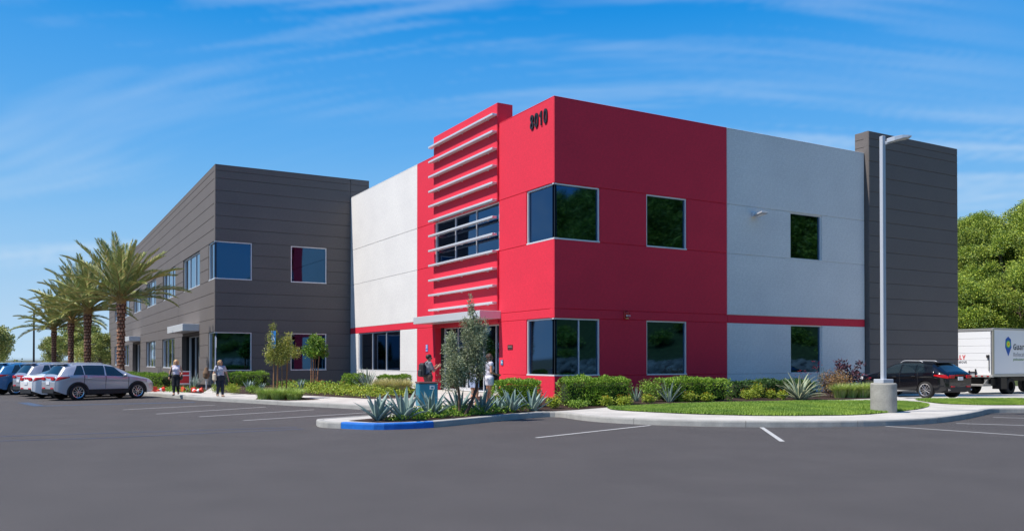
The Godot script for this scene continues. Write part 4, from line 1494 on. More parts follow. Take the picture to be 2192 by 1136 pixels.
# ---------------------------------------------------------------- lamp post, signs and loose things
func build_street_furniture() -> void:
	var y := lift(11.29, 25.67)
	var t := thing("lamp_post", "tall square grey lamp post on a round concrete pedestal in the lawn", "lamp post", at(11.29, 25.67, y))
	var s := Shape.new()
	s.lathe([Vector2(0.375, -0.2), Vector2(0.375, 0.84), Vector2(0.365, 0.865), Vector2(0.34, 0.88), Vector2(0.0, 0.885)], 40)
	part("pedestal", s, mat.pedestal, t)
	var steel := plain(lin(0.50, 0.52, 0.56), 0.4, 0.2)
	var b := Basis(Vector3.UP, 0.35)
	s = Shape.new()
	s.box(Vector3(0, 0.94, 0), Vector3(0.40, 0.12, 0.40), 0.012, b)
	part("base_cover", s, steel, t)
	s = Shape.new()
	s.box(Vector3(0, 4.66, 0), Vector3(0.13, 7.45, 0.13), 0.012, b)
	part("pole", s, steel, t)
	# the arm and flat lamp head point to the right
	s = Shape.new()
	s.box(Vector3(0.17, 8.20, 0), Vector3(0.26, 0.09, 0.08), 0.01, Basis(Vector3(0, 0, 1), 0.35))
	part("arm", s, steel, t, Transform3D(Basis(Vector3.UP, -0.15), Vector3.ZERO))
	s = Shape.new()
	var lo := []
	var hi := []
	var prof := [[0.12, 0.06, 8.18, 8.30], [0.30, 0.17, 8.21, 8.345], [0.52, 0.19, 8.27, 8.38], [0.70, 0.17, 8.30, 8.375], [0.80, 0.14, 8.31, 8.365]]
	for p in prof:
		lo.append(PackedVector3Array([Vector3(p[0], p[2], -p[1]), Vector3(p[0], p[2], p[1])]))
		hi.append(PackedVector3Array([Vector3(p[0], p[3] - 0.02, -p[1]), Vector3(p[0], p[3], -p[1] * 0.6), Vector3(p[0], p[3], p[1] * 0.6), Vector3(p[0], p[3] - 0.02, p[1])]))
	for i in 4:
		s.quad(lo[i][0], lo[i + 1][0], lo[i + 1][1], lo[i][1])
		for j in 3:
			s.quad(hi[i][j], hi[i][j + 1], hi[i + 1][j + 1], hi[i + 1][j])
		s.poly([lo[i][0], lo[i + 1][0], hi[i + 1][0], hi[i][0]], Vector3(0, 0, -1))
		s.poly([lo[i][1], lo[i + 1][1], hi[i + 1][3], hi[i][3]], Vector3(0, 0, 1))
	s.poly([lo[4][0], lo[4][1], hi[4][3], hi[4][2], hi[4][1], hi[4][0]], Vector3.RIGHT)
	s.poly([lo[0][0], lo[0][1], hi[0][3], hi[0][2], hi[0][1], hi[0][0]], Vector3.LEFT)
	var hd := part("lamp_head", s, plain(lin(0.55, 0.57, 0.60), 0.3, 0.3), t, Transform3D(Basis(Vector3.UP, -0.15), Vector3.ZERO))
	s = Shape.new()
	s.box(Vector3(0.60, 8.278, 0), Vector3(0.24, 0.02, 0.26), 0.004, Basis(Vector3(0, 0, 1), 0.13))
	part("lens", s, mat.lens, hd)
	# far poles
	for q in [[-55.5, 98, 8.2, "tall dark lamp pole rising behind the parked blue suv"], [-54.0, 108, 4.4, "short dark pole right of the second palm trunk"], [-58.6, 118, 5.4, "thin dark pole among the far trees beside the office wing"]]:
		var p := thing("light_pole", q[3], "light pole", at(q[0], q[1], -0.65))
		s = Shape.new()
		s.tube([Vector3(0, 0, 0), Vector3(0, q[2], 0)], [0.12, 0.09], 10)
		s.box(Vector3(0.3, q[2], 0), Vector3(0.9, 0.1, 0.3), 0.02)
		part("pole", s, mat.trim, p)
	# parking signs
	var sg := thing("sign_post", "thin steel sign post seen edge on beside the grey wing corner", "sign post", at(-14.21, 40.46, 0.19), 1.95)
	s = Shape.new()
	s.box(Vector3(0, 1.35, 0), Vector3(0.05, 2.7, 0.05), 0.006)
	part("post", s, mat.alu, sg)
	s = Shape.new()
	s.box(Vector3(0, 2.4, 0.04), Vector3(0.32, 0.5, 0.01), 0.003)
	part("sign_face", s, plain(lin(0.5, 0.52, 0.55), 0.4, 0.3), sg)
	sg = thing("sign_post", "blue accessible parking sign half hidden in the olive green young tree", "sign", at(-9.8, 34.68, 0.17), -0.75)
	s = Shape.new()
	s.box(Vector3(0, 1.4, -0.025), Vector3(0.04, 2.8, 0.035), 0.006)
	part("post", s, mat.wood, sg)
	s = Shape.new()
	s.box(Vector3(0, 2.42, 0), Vector3(0.34, 0.72, 0.012), 0.004)
	var fc := part("sign_face", s, plain(lin(0.03, 0.22, 0.62), 0.4), sg)
	s = Shape.new()
	s.lathe([Vector2(0.10, 0.0), Vector2(0.07, 0.003)], 20, Vector3(0, 0, 1), Vector3(0, 2.42, 0.008))
	s.lathe([Vector2(0.03, 0.0), Vector2(0.0, 0.003)], 12, Vector3(0, 0, 1), Vector3(-0.02, 2.6, 0.008))
	s.box(Vector3(-0.01, 2.52, 0.009), Vector3(0.03, 0.12, 0.004))
	s.box(Vector3(0.04, 2.47, 0.009), Vector3(0.1, 0.025, 0.004))
	s.box(Vector3(0, 2.18, 0.009), Vector3(0.24, 0.05, 0.004))
	part("symbol", s, mat.plate, fc)
	# teal cabinet behind the agaves
	var c := thing("utility_cabinet", "teal plastic cabinet with brown lid behind the agaves by the entrance", "cabinet", at(-2.95, 29.2, 0.16), 0.32)
	s = Shape.new()
	s.box(Vector3(0, 0.40, 0), Vector3(0.66, 0.80, 0.6), 0.03)
	part("body", s, plain(lin(0.015, 0.17, 0.25), 0.4), c)
	s = Shape.new()
	s.box(Vector3(0, 0.82, 0), Vector3(0.70, 0.05, 0.64), 0.015)
	part("lid", s, plain(lin(0.12, 0.05, 0.045), 0.5), c)
	s = Shape.new()
	s.box(Vector3(0.12, 0.66, 0.303), Vector3(0.17, 0.13, 0.01), 0.004)
	var lb := part("label_plate", s, mat.plate, c)
	s = Shape.new()
	s.box(Vector3(0.13, 0.65, 0.31), Vector3(0.09, 0.07, 0.006), 0.002)
	part("emblem", s, plain(lin(0.02, 0.2, 0.3), 0.4), lb)
	# red board in a white frame by the left-hand door
	var r := thing("red_sign_board", "red board in a white frame standing behind the woman in black", "sign", at(-16.55, 42.6, 0.2), 0.35)
	s = Shape.new()
	s.box(Vector3(0, 0.66, 0), Vector3(0.50, 0.58, 0.03), 0.004)
	part("board", s, plain(lin(0.62, 0.012, 0.016), 0.4), r)
	for x in [-0.28, 0.28]:
		s = Shape.new()
		s.box(Vector3(x, 0.5, 0.0), Vector3(0.045, 1.0, 0.04), 0.006)
		part("leg", s, mat.plate, r)
	s = Shape.new()
	for yy in [0.98, 0.78, 0.36]:
		s.box(Vector3(0, yy, 0.02), Vector3(0.52, 0.04, 0.03), 0.004)
	part("rail", s, mat.plate, r)
	# cones knocked over along the bed
	var cone: Node3D
	var spots := [[-18.4, 42.6, 0.3, "leftmost red and white cone lying by the left door bed"], [-17.9, 42.3, 2.2, "red and white cone lying second from the left by the door"], [-17.35, 42.1, 4.0, "red and white cone lying just left of the woman in black"], [-16.3, 41.8, 1.1, "red and white cone lying between the red board and the yucca"], [-15.45, 41.0, 5.2, "red and white cone lying right of the yucca"], [-14.95, 40.8, 3.3, "rightmost red and white cone lying near the sign post"]]
	for q in spots:
		var p := at(q[0], q[1], lift(q[0], q[1]) + 0.15)
		if cone == null:
			cone = thing("traffic_cone", q[3], "traffic cone", p, q[2], "red and white cones lying along the bed")
			s = Shape.new()
			s.lathe([Vector2(0.13, 0.02), Vector2(0.10, 0.18)], 20, Vector3.RIGHT)
			s.lathe([Vector2(0.075, 0.30), Vector2(0.03, 0.50), Vector2(0, 0.505)], 20, Vector3.RIGHT)
			part("cone", s, plain(lin(0.68, 0.05, 0.02), 0.5), cone)
			s = Shape.new()
			s.lathe([Vector2(0.101, 0.18), Vector2(0.076, 0.30)], 20, Vector3.RIGHT)
			part("band", s, mat.plate, cone)
			s = Shape.new()
			s.box(Vector3(0.0, 0, 0), Vector3(0.04, 0.3, 0.3), 0.01, Basis(Vector3.RIGHT, 0.2))
			part("foot", s, plain(lin(0.6, 0.05, 0.02), 0.5), cone)
			cone.rotation.z = -0.18
		else:
			var d := twin(cone, q[3], p, q[2], rng.randf_range(0.75, 0.9))
			d.rotate_object_local(Vector3(0, 0, 1), -0.18)
	# backflow valve by the corner
	var v := thing("backflow_valve", "brown wrapped water valve standing beside the grey wing corner", "valve", at(-16.0, 44.2, 0.22))
	s = Shape.new()
	s.tube([Vector3(0, 0, 0), Vector3(0, 0.7, 0)], [0.04, 0.04], 10)
	part("pipe", s, mat.alu, v)
	s = Shape.new()
	s.lathe([Vector2(0.06, 0.55), Vector2(0.16, 0.65), Vector2(0.18, 0.85), Vector2(0.10, 1.05), Vector2(0.06, 1.15), Vector2(0, 1.16)], 14)
	part("wrap", s, plain(lin(0.16, 0.10, 0.06), 0.9), v)
	s = Shape.new()
	s.tube([Vector3(0.5, 0, 0), Vector3(0.5, 0.85, 0)], [0.03, 0.03], 8)
	s.box(Vector3(0.5, 0.88, 0), Vector3(0.3, 0.05, 0.05), 0.01)
	part("stand_pipe", s, mat.trim, v)

# ---------------------------------------------------------------- trees
func any_dir() -> Vector3:
	var z := rng.randf_range(-1.0, 1.0)
	var a := rng.randf() * TAU
	var r := sqrt(1.0 - z * z)
	return Vector3(r * cos(a), z, r * sin(a))

func pick(tones: Array) -> Color:
	var f := rng.randf() * (tones.size() - 1)
	var i := mini(int(f), tones.size() - 2)
	var k: Color = tones[i].lerp(tones[i + 1], f - i) * 1.45
	k.a = 1.0
	return k

func crown_of(clumps: Array, count: int, l: float, w: float, tones: Array, fill := 0.4, droop := 0.1) -> Shape:
	var s := Shape.new()
	var total := 0.0
	for q in clumps:
		var r: Vector3 = q[1]
		total += pow(r.x * r.y * r.z, 0.67)
	for q in clumps:
		var r: Vector3 = q[1]
		var n := int(count * pow(r.x * r.y * r.z, 0.67) / total)
		var lean := rng.randf_range(-0.38, 0.38)    # each clump has a tone of its own
		for i in n:
			var d := any_dir()
			var p: Vector3 = q[0] + d * r * pow(rng.randf(), fill) * rng.randf_range(0.78, 1.24)
			var dir := (d * 0.7 + any_dir() * 0.8 + Vector3(0, 0.25 - droop, 0)).normalized()
			var k := pick(tones)
			k = k * (1.0 + lean) if lean < 0 else k.lerp(tones[-1], lean)
			k.a = 1.0
			s.leaf(p, dir, any_dir(), l * rng.randf_range(0.7, 1.3), w * rng.randf_range(0.7, 1.3), k)
	return s

func limbs(base: Vector3, fork: Vector3, r: float, clumps: Array, k: Color) -> Shape:
	var s := Shape.new()
	s.tube([base + Vector3(0, -0.15, 0), base.lerp(fork, 0.08), base.lerp(fork, 0.5) + Vector3(r * 0.5, 0, r * 0.3), fork], [r * 1.35, r, r * 0.85, r * 0.7], 9, k)
	for q in clumps:
		var e: Vector3 = q[0]
		var m := fork.lerp(e, 0.5) + any_dir() * fork.distance_to(e) * 0.12
		s.tube([fork, m, e], [r * 0.45, r * 0.28, r * 0.1], 6, k)
	return s

func build_trees() -> void:
	build_palms()
	build_hill_trees()
	build_far_trees()
	build_young_trees()

func frond(bend: float, seed_: int) -> Array:
	# along +x from the crown's heart, arching; leaflets in two ranks
	var r := RandomNumberGenerator.new()
	r.seed = seed_
	var L := 3.3
	var path := []
	var dir := 0.0
	var p := Vector3.ZERO
	for i in 15:
		path.append(p)
		p += Vector3(cos(dir), sin(dir), 0) * L / 14.0
		dir -= bend / 14.0 * (0.4 + 1.2 * i / 14.0)
	var rib := Shape.new()
	var rad := []
	for i in 15:
		rad.append(lerpf(0.045, 0.008, pow(i / 14.0, 0.6)))
	rib.tube(path, rad, 5, Color(0.30, 0.22, 0.07))
	var s := Shape.new()
	var n := 58
	for i in n:
		var f := lerpf(0.13, 0.995, i / float(n - 1))
		var a := f * 14.0
		var k := mini(int(a), 13)
		var q: Vector3 = path[k].lerp(path[k + 1], a - k)
		var t: Vector3 = (path[k + 1] - path[k]).normalized()
		var up := Vector3(-t.y, t.x, 0)
		var len := 0.62 * pow(sin(PI * clampf(0.12 + f * 0.80, 0.0, 1.0)), 0.7)
		for g in [-1.0, 1.0]:
			var d := (t * (0.75 + 0.5 * f) + Vector3(0, 0, g) * r.randf_range(0.75, 0.95) + up * r.randf_range(0.18, 0.55)).normalized()
			var col := Color(0.15, 0.225, 0.065).lerp(Color(0.52, 0.52, 0.17), r.randf() * 0.9)
			if r.randf() < 0.12:
				col = Color(0.60, 0.50, 0.22)
			s.leaf(q, d, up, len * r.randf_range(0.85, 1.1), 0.043, col)
	return [rib.made(), s.made()]

func palm_trunk(h: float, r: float, sd: int) -> Shape:
	var s := Shape.new()
	var q := RandomNumberGenerator.new()
	q.seed = sd
	var rows := []
	var cols := PackedColorArray()
	var nh := int(h / 0.05)
	var seg := 28
	for i in nh + 1:
		var y := h * i / nh
		var row := PackedVector3Array()
		var swell := 1.0 + 0.25 * smoothstep(h - 0.9, h - 0.2, y) - 0.12 * smoothstep(h - 0.2, h, y) + 0.15 * smoothstep(0.5, 0.0, y)
		for j in seg + 1:
			var a := TAU * (j % seg) / seg
			# spiral rows of cut frond bases
			var u := (j % seg) / float(seg) * 7.0
			var v := y / 0.21
			var odd := int(floorf(v)) % 2
			var cu := u + odd * 0.5
			var du := absf(cu - floorf(cu) - 0.5) * 2.0
			var fv := v - floorf(v)
			var bump := (1.0 - du) * (1.0 - fv) * 0.07
			row.append(Vector3(cos(a) * (r * swell + bump - 0.02), y, -sin(a) * (r * swell + bump - 0.02)))
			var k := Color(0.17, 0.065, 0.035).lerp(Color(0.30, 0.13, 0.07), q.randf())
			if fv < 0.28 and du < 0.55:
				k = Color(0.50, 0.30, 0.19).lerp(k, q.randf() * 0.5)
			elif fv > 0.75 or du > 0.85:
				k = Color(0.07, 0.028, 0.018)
			cols.append(k)
		rows.append(row)
	s.grid(rows, true, Color.WHITE, cols)
	return s

func build_palms() -> void:
	var kinds := []
	for i in 5:
		kinds.append(frond([0.2, 0.4, 0.65, 0.85, 1.05][i], 900 + i))
	var spots := [[-22.0, 47.5, 4.75, 1.0, "nearest and largest palm tree, its crown against the grey wall"], [-27.4, 54.5, 4.55, 0.98, "second palm tree from the camera, trunk clear against the sky"], [-35.0, 67.0, 4.5, 1.0, "third palm tree along the grey wing, behind the parked cars"], [-43.4, 80.0, 4.3, 1.05, "farthest palm tree in the row, thin dark trunk"]]
	for n in spots.size():
		var q: Array = spots[n]
		var t := thing("palm_tree", q[4], "palm tree", at(q[0], q[1], 0.2), n * 1.3, "palm trees in a row along the grey wing")
		part("trunk", palm_trunk(q[2], 0.205, n), mat.bark, t)
		var heart := Shape.new()
		heart.lathe([Vector2(0.22, q[2] - 0.1), Vector2(0.27, q[2] + 0.2), Vector2(0.16, q[2] + 0.6), Vector2(0.0, q[2] + 0.75)], 12, Vector3.UP, Vector3.ZERO, Color(0.34, 0.20, 0.07))
		part("crown_heart", heart, mat.bark, t)
		var count := 40
		for i in count:
			var f := (i + 0.5) / count
			var el := lerpf(1.50, 0.12, pow(f, 1.0)) + rng.randf_range(-0.1, 0.1)
			var az := i * 2.39996 + rng.randf_range(-0.2, 0.2)
			var kind: int = clampi(int(f * 3.6 + rng.randf_range(0.0, 1.2)), 0, 4)
			var sc: float = q[3] * lerpf(0.92, 1.03, sin(f * PI)) * rng.randf_range(0.9, 1.08)
			var b := Basis(Vector3.UP, az) * Basis(Vector3(0, 0, 1), el) * Basis(Vector3.RIGHT, rng.randf_range(-0.35, 0.35))
			var xf := Transform3D(b.scaled(Vector3(sc, sc, sc)), Vector3(cos(az) * 0.16, q[2] + 0.12 + (1.0 - f) * 0.5, -sin(az) * 0.16))
			var fr := part("frond", kinds[kind][1], mat.leaf, t, xf)
			part("midrib", kinds[kind][0], mat.bark, fr)

func build_hill_trees() -> void:
	var tones := [Color(0.045, 0.095, 0.012), Color(0.12, 0.19, 0.02), Color(0.22, 0.29, 0.03), Color(0.36, 0.40, 0.05)]
	var kinds := []
	for n in 3:
		var clumps := []
		for i in 38:
			var d := any_dir()
			d.y = absf(d.y) * 1.15 - 0.35
			var r := rng.randf_range(0.5, 1.35)
			clumps.append([Vector3(d.x * 2.9, 3.9 + d.y * 3.4, d.z * 2.9), Vector3(r, r * 0.85, r)])
		for i in 6:
			clumps.append([Vector3(rng.randf_range(-2.6, 2.6), 1.2, rng.randf_range(-2.6, 2.6)), Vector3(1.3, 1.2, 1.3)])
		kinds.append([crown_of(clumps, 46000, 0.18, 0.10, tones, 0.33).made(), limbs(Vector3.ZERO, Vector3(0, 2.2, 0), 0.28, clumps.slice(0, 12), Color(0.10, 0.075, 0.05)).made()])
	mesh_store.hill_tree = kinds
	# the trees that rise behind the truck
	var spots := [
		[44.5, 84, 1.05, "bright tree directly above the truck roof beside the grey wall"], [49.5, 82, 1.0, "bright tree above the middle of the truck roof"], [54.0, 80, 1.05, "lowest tree above the truck at the picture edge"],
		[46.5, 91, 0.95, "second tree up the hillside, beside the grey wall edge"], [52.5, 89, 1.1, "second tree up the hillside in the middle of the slope"], [58.5, 88, 1.15, "second tree up the hillside at the picture edge"],
		[48.0, 99, 0.9, "left tree of the upper hillside row, low against the sky"], [54.5, 97, 1.0, "middle tree of the upper hillside row"], [61.0, 96, 1.1, "right tree of the upper hillside row"],
		[58.5, 106, 1.0, "tall tree on the hillside crest left of the highest crown"], [65.0, 104, 1.2, "highest tree on the hillside crest at the picture edge"], [52.0, 108, 0.7, "small tree on the hillside crest where the sky begins"], [41.0, 88, 0.9, "tree behind the corner of the grey wall by the truck"]]
	for n in spots.size():
		var q: Array = spots[n]
		var k: Array = kinds[n % 3]
		var t := thing("hillside_tree", q[3], "tree", at(q[0], q[1], hill_y(q[0], q[1]) - 0.3), rng.randf() * TAU, "trees on the hillside behind the truck")
		part("crown", k[0], mat.leaf, t, Transform3D(Basis.IDENTITY.scaled(Vector3.ONE * q[2]), Vector3.ZERO))
		part("trunk", k[1], mat.bark, t, Transform3D(Basis.IDENTITY.scaled(Vector3.ONE * q[2]), Vector3.ZERO))
	# shrubs dotted over the open slope
	var bushes := MultiMesh.new()
	bushes.transform_format = MultiMesh.TRANSFORM_3D
	bushes.mesh = shrub_shape(2.2, 1.5, 900, 0.2, 0.12, tones).made()
	bushes.instance_count = 170
	for i in 170:
		var z := rng.randf_range(-70.0, 62.0)
		var x := rng.randf_range(47.5, 62.0)
		bushes.set_instance_transform(i, Transform3D(Basis(Vector3.UP, rng.randf() * TAU).scaled(Vector3.ONE * rng.randf_range(0.5, 1.3)), at(x, z, hill_y(x, z) - 0.1)))
	var bo := MultiMeshInstance3D.new()
	bo.name = "slope_shrubs"
	bo.multimesh = bushes
	bo.material_override = mat.leaf
	bo.set_meta("kind", "stuff")
	add_child(bo, true)
	tag(bo, "low shrubs dotted over the open slope above the boulders", "shrubs")
	# the wooded slope beyond, mirrored in the windows
	for n in 3:
		var mm := MultiMesh.new()
		mm.transform_format = MultiMesh.TRANSFORM_3D
		mm.mesh = kinds[n][0]
		var list := []
		for i in 60:
			var z := rng.randf_range(-80.0, 70.0)
			var x := rng.randf_range(60.0, 98.0) + (maxf(0.0, z - 60.0) * 0.15)
			if x / maxf(z, 1.0) < 0.63 and z > 0.0:
				continue
			list.append(Transform3D(Basis(Vector3.UP, rng.randf() * TAU).scaled(Vector3.ONE * (rng.randf_range(1.3, 1.9) if z > -8.0 else rng.randf_range(0.6, 0.95))), at(x, z, hill_y(x, z) - 0.3)))
		mm.instance_count = list.size()
		for i in list.size():
			mm.set_instance_transform(i, list[i])
		var o := MultiMeshInstance3D.new()
		o.name = "hillside_woods"
		o.multimesh = mm
		o.material_override = mat.leaf
		o.set_meta("kind", "stuff")
		add_child(o, true)
		tag(o, ["dense green woods covering the slope to the right", "bushy undergrowth of the wooded slope to the right", "tall trees of the wooded slope to the right"][n], "woods")

func build_far_trees() -> void:
	var tones := [Color(0.09, 0.15, 0.035), Color(0.19, 0.25, 0.055), Color(0.32, 0.34, 0.09), Color(0.42, 0.40, 0.14)]
	var kinds := []
	for n in 3:
		var clumps := []
		for i in 20:
			var d := any_dir()
			d.y = absf(d.y) * 1.3 - 0.3
			var r := rng.randf_range(0.5, 1.1)
			clumps.append([Vector3(d.x * (2.6 - n * 0.5), 3.9 + d.y * (2.4 + n * 0.5), d.z * 2.4), Vector3(r * 1.2, r * 0.7, r * 1.1)])
		for i in 4:
			clumps.append([Vector3(rng.randf_range(-0.9, 0.9), 3.4 + i * 0.9, rng.randf_range(-0.9, 0.9)), Vector3(1.5, 0.9, 1.5)])
		mesh_store.far_clumps = clumps
		kinds.append([crown_of(clumps, 9000, 0.24, 0.14, tones, 0.45).made(), limbs(Vector3.ZERO, Vector3(0, 2.4, 0), 0.17, clumps.slice(0, 14), Color(0.12, 0.085, 0.06)).made()])
	var spots := [
		[-62.5, 100, 1.05, 0, "large loose tree left of the tall dark lamp pole, far across the lot"], [-66.5, 104, 1.0, 1, "tall loose tree at the left picture edge, far across the lot"], [-57.8, 107, 0.72, 2, "rounded light green tree right of the tall dark lamp pole"],
		[-66.0, 128, 1.25, 0, "large bluish tree far behind the fourth palm trunk"], [-58.0, 116, 0.72, 1, "yellow green tree between the third and fourth palm trunks"], [-54.0, 121, 0.6, 2, "low round tree between the second and third palm trunks"],
		[-54.6, 112, 0.8, 2, "slim tree beside the grey wing, right of the second palm trunk"], [-74.0, 118, 1.0, 1, "low tree at the far left beyond the loose trees"], [-69.0, 112, 0.9, 2, "small tree far left under the loose trees"], [-81.0, 125, 1.4, 0, "tree beyond the left edge of the lot"]]
	for q in spots:
		var k: Array = kinds[q[3]]
		var t := thing("far_tree", q[4], "tree", at(q[0], q[1], -0.65), rng.randf() * TAU, "trees across the parking lot")
		var xf := Transform3D(Basis.IDENTITY.scaled(Vector3.ONE * q[2]), Vector3.ZERO)
		part("crown", k[0], mat.leaf, t, xf)
		part("trunk", k[1], mat.bark, t, xf)
	# low scrub along the far edge of the lot
	var s := Shape.new()
	var clumps := []
	for i in 44:
		clumps.append([Vector3(-106.0 + i * 1.35 + rng.randf(), -0.2 + rng.randf() * 0.9, -(104.0 + i * 0.35 + rng.randf() * 8.0)), Vector3(1.3, 1.2 + rng.randf() * 0.8, 1.2)])
	s = crown_of(clumps, 14000, 0.30, 0.2, tones, 0.4)
	var o := structure("undergrowth", s, mat.leaf, "stuff")
	tag(o, "low green scrub along the far edge of the lot", "undergrowth")
	# woods a long way off to the left and behind, seen in the left-hand windows
	var mm := MultiMesh.new()
	mm.transform_format = MultiMesh.TRANSFORM_3D
	var whole := crown_of(mesh_store.far_clumps, 6000, 0.32, 0.2, tones, 0.4)
	whole.add(limbs(Vector3.ZERO, Vector3(0, 2.4, 0), 0.2, mesh_store.far_clumps.slice(0, 14), Color(0.12, 0.085, 0.06)), Transform3D.IDENTITY)
	mm.mesh = whole.made()
	var list := []
	for i in 150:
		var a := rng.randf_range(2.3, 5.4) if i % 3 else rng.randf_range(2.2, 3.2)
		var r := rng.randf_range(105, 150)
		var p := Vector2(sin(a + PI) * r, cos(a + PI) * r) * Vector2(-1, 1)
		if p.y > 20.0 and absf(p.x) / p.y < 0.66:
			continue
		list.append(Transform3D(Basis(Vector3.UP, rng.randf() * TAU).scaled(Vector3.ONE * rng.randf_range(1.0, 1.8)), at(p.x, p.y, -0.7)))
	mm.instance_count = list.size()
	for i in list.size():
		mm.set_instance_transform(i, list[i])
	var w := MultiMeshInstance3D.new()
	w.name = "distant_woods"
	w.multimesh = mm
	w.material_override = mat.leaf
	w.set_meta("kind", "stuff")
	add_child(w, true)
	tag(w, "belt of distant woods round the lot behind the camera", "woods")

func build_young_trees() -> void:
	# olive on the island: two crowns on slim stems
	var y := 0.18
	var t := thing("olive_tree", "grey green olive tree with slim leaning stems among the island agaves", "tree", at(-1.38, 24.2, y))
	var clumps := []
	for q in [[-0.32, 1.05, 0, 0.42, 0.42], [-0.22, 1.5, 0.05, 0.46, 0.42], [-0.36, 1.9, -0.05, 0.38, 0.4], [-0.1, 1.25, 0.1, 0.45, 0.4], [0.22, 1.2, 0, 0.40, 0.38], [0.40, 1.5, -0.08, 0.38, 0.4], [0.30, 1.95, 0.05, 0.40, 0.45], [0.42, 2.3, 0, 0.36, 0.42], [0.28, 2.6, 0.05, 0.26, 0.36], [0.52, 2.45, -0.05, 0.22, 0.36], [-0.35, 2.2, 0, 0.18, 0.3], [0.1, 1.7, -0.1, 0.36, 0.4], [0.22, 2.95, 0, 0.10, 0.32], [0.06, 2.25, 0, 0.22, 0.3], [0.2, 3.15, 0, 0.11, 0.42]]:
		clumps.append([Vector3(q[0], q[1], q[2]), Vector3(q[3], q[4], q[3]) * rng.randf_range(0.62, 0.92)])
	for i in 22:
		var d := any_dir()
		clumps.append([Vector3(0.02 + d.x * 0.55, 1.7 + d.y * 0.95, d.z * 0.4), Vector3(0.12, 0.2, 0.12)])
	part("crown", crown_of(clumps, 16000, 0.075, 0.021, [Color(0.08, 0.11, 0.042), Color(0.17, 0.205, 0.10), Color(0.27, 0.30, 0.17), Color(0.40, 0.42, 0.28)], 0.55), mat.leaf, t)
	var s := Shape.new()
	var br := Color(0.16, 0.095, 0.06)
	s.tube([Vector3(-0.12, -0.05, 0), Vector3(-0.13, 0.5, 0), Vector3(-0.18, 1.0, 0), Vector3(-0.3, 1.9, 0)], [0.045, 0.04, 0.032, 0.012], 8, br)
	part("stem", s, mat.bark, t)
	s = Shape.new()
	s.tube([Vector3(0.02, -0.05, 0.1), Vector3(0.22, 0.35, 0.05), Vector3(0.36, 0.75, 0), Vector3(0.42, 1.3, 0), Vector3(0.36, 2.2, 0), Vector3(0.22, 3.1, 0)], [0.055, 0.045, 0.045, 0.035, 0.022, 0.005], 8, Color(0.07, 0.045, 0.032))
	part("stem", s, mat.bark, t)
	s = Shape.new()
	for q in clumps:
		s.tube([Vector3(0.4 if q[0].x > 0 else -0.2, q[0].y - 0.35, 0), q[0]], [0.014, 0.004], 5, br)
	part("twig", s, mat.bark, t)
	# two young trees held by stakes
	var olive := [Color(0.09, 0.13, 0.018), Color(0.19, 0.22, 0.03), Color(0.32, 0.32, 0.05), Color(0.40, 0.38, 0.09)]
	var green := [Color(0.05, 0.12, 0.012), Color(0.10, 0.21, 0.018), Color(0.18, 0.32, 0.03), Color(0.28, 0.40, 0.05)]
	staked("young_tree", "olive green young tree with tall tip and three stakes at the kerb bed", at(-9.5, 34.75, 0.17), [[-0.32, 1.9, 0, 0.36, 0.42], [-0.34, 2.4, 0, 0.26, 0.4], [-0.34, 2.85, 0, 0.13, 0.32], [0.0, 1.9, 0.1, 0.40, 0.42], [0.28, 1.95, 0, 0.36, 0.40], [0.30, 2.4, 0, 0.16, 0.36], [0.55, 1.9, 0.05, 0.26, 0.24], [0.1, 2.3, -0.05, 0.28, 0.24], [-0.45, 1.65, 0, 0.2, 0.25], [-0.05, 1.55, 0, 0.3, 0.2]], 5200, 0.085, 0.028, olive, [[-0.31, 0.0, -0.30, 1.7], [-0.14, 0.05, -0.13, 1.6], [0.13, -0.25, 0.2, 1.9]], 0)
	staked("young_tree", "small bright green young tree on three brown stakes before the grey wall", at(-10.46, 44.8, 0.25), [[0.0, 2.35, 0, 0.42, 0.30], [-0.38, 2.0, 0.05, 0.30, 0.25], [0.33, 2.1, 0, 0.36, 0.30], [0.0, 1.85, 0.1, 0.42, 0.22], [-0.05, 2.65, 0, 0.25, 0.2], [0.5, 1.8, 0, 0.2, 0.15], [0.25, 2.5, 0.0, 0.25, 0.2]], 2600, 0.13, 0.055, green, [[-0.2, 0.0, -0.19, 1.8], [-0.06, 0.1, -0.05, 1.75], [0.12, 0.1, 0.25, 1.8]], 1)

func staked(called: String, label: String, p: Vector3, lumps: Array, count: int, l: float, w: float, tones: Array, stakes: Array, sd: int) -> void:
	var t := thing(called, label, "tree", p)
	var clumps := []
	for q in lumps:
		clumps.append([Vector3(q[0], q[1], q[2]), Vector3(q[3], q[4], q[3])])
	part("crown", crown_of(clumps, count, l, w, tones, 0.5), mat.leaf, t)
	part("trunk", limbs(Vector3(0.04, 0, 0), Vector3(0.02, 1.5, 0), 0.028, clumps, Color(0.20, 0.12, 0.07)), mat.bark, t)
	for q in stakes:
		var s := Shape.new()
		s.tube([Vector3(q[0], -0.1, q[1]), Vector3(q[2], q[3], q[1])], [0.032, 0.03], 8, Color(0.27, 0.13, 0.06) if sd == 0 else Color(0.33, 0.17, 0.09))
		part("stake", s, mat.bark, t)
	var s := Shape.new()
	s.box(Vector3((stakes[0][0] + stakes[2][0]) / 2, 0.75, 0.06), Vector3(absf(stakes[2][0] - stakes[0][0]), 0.025, 0.012))
	part("tie", s, mat.trim, t)

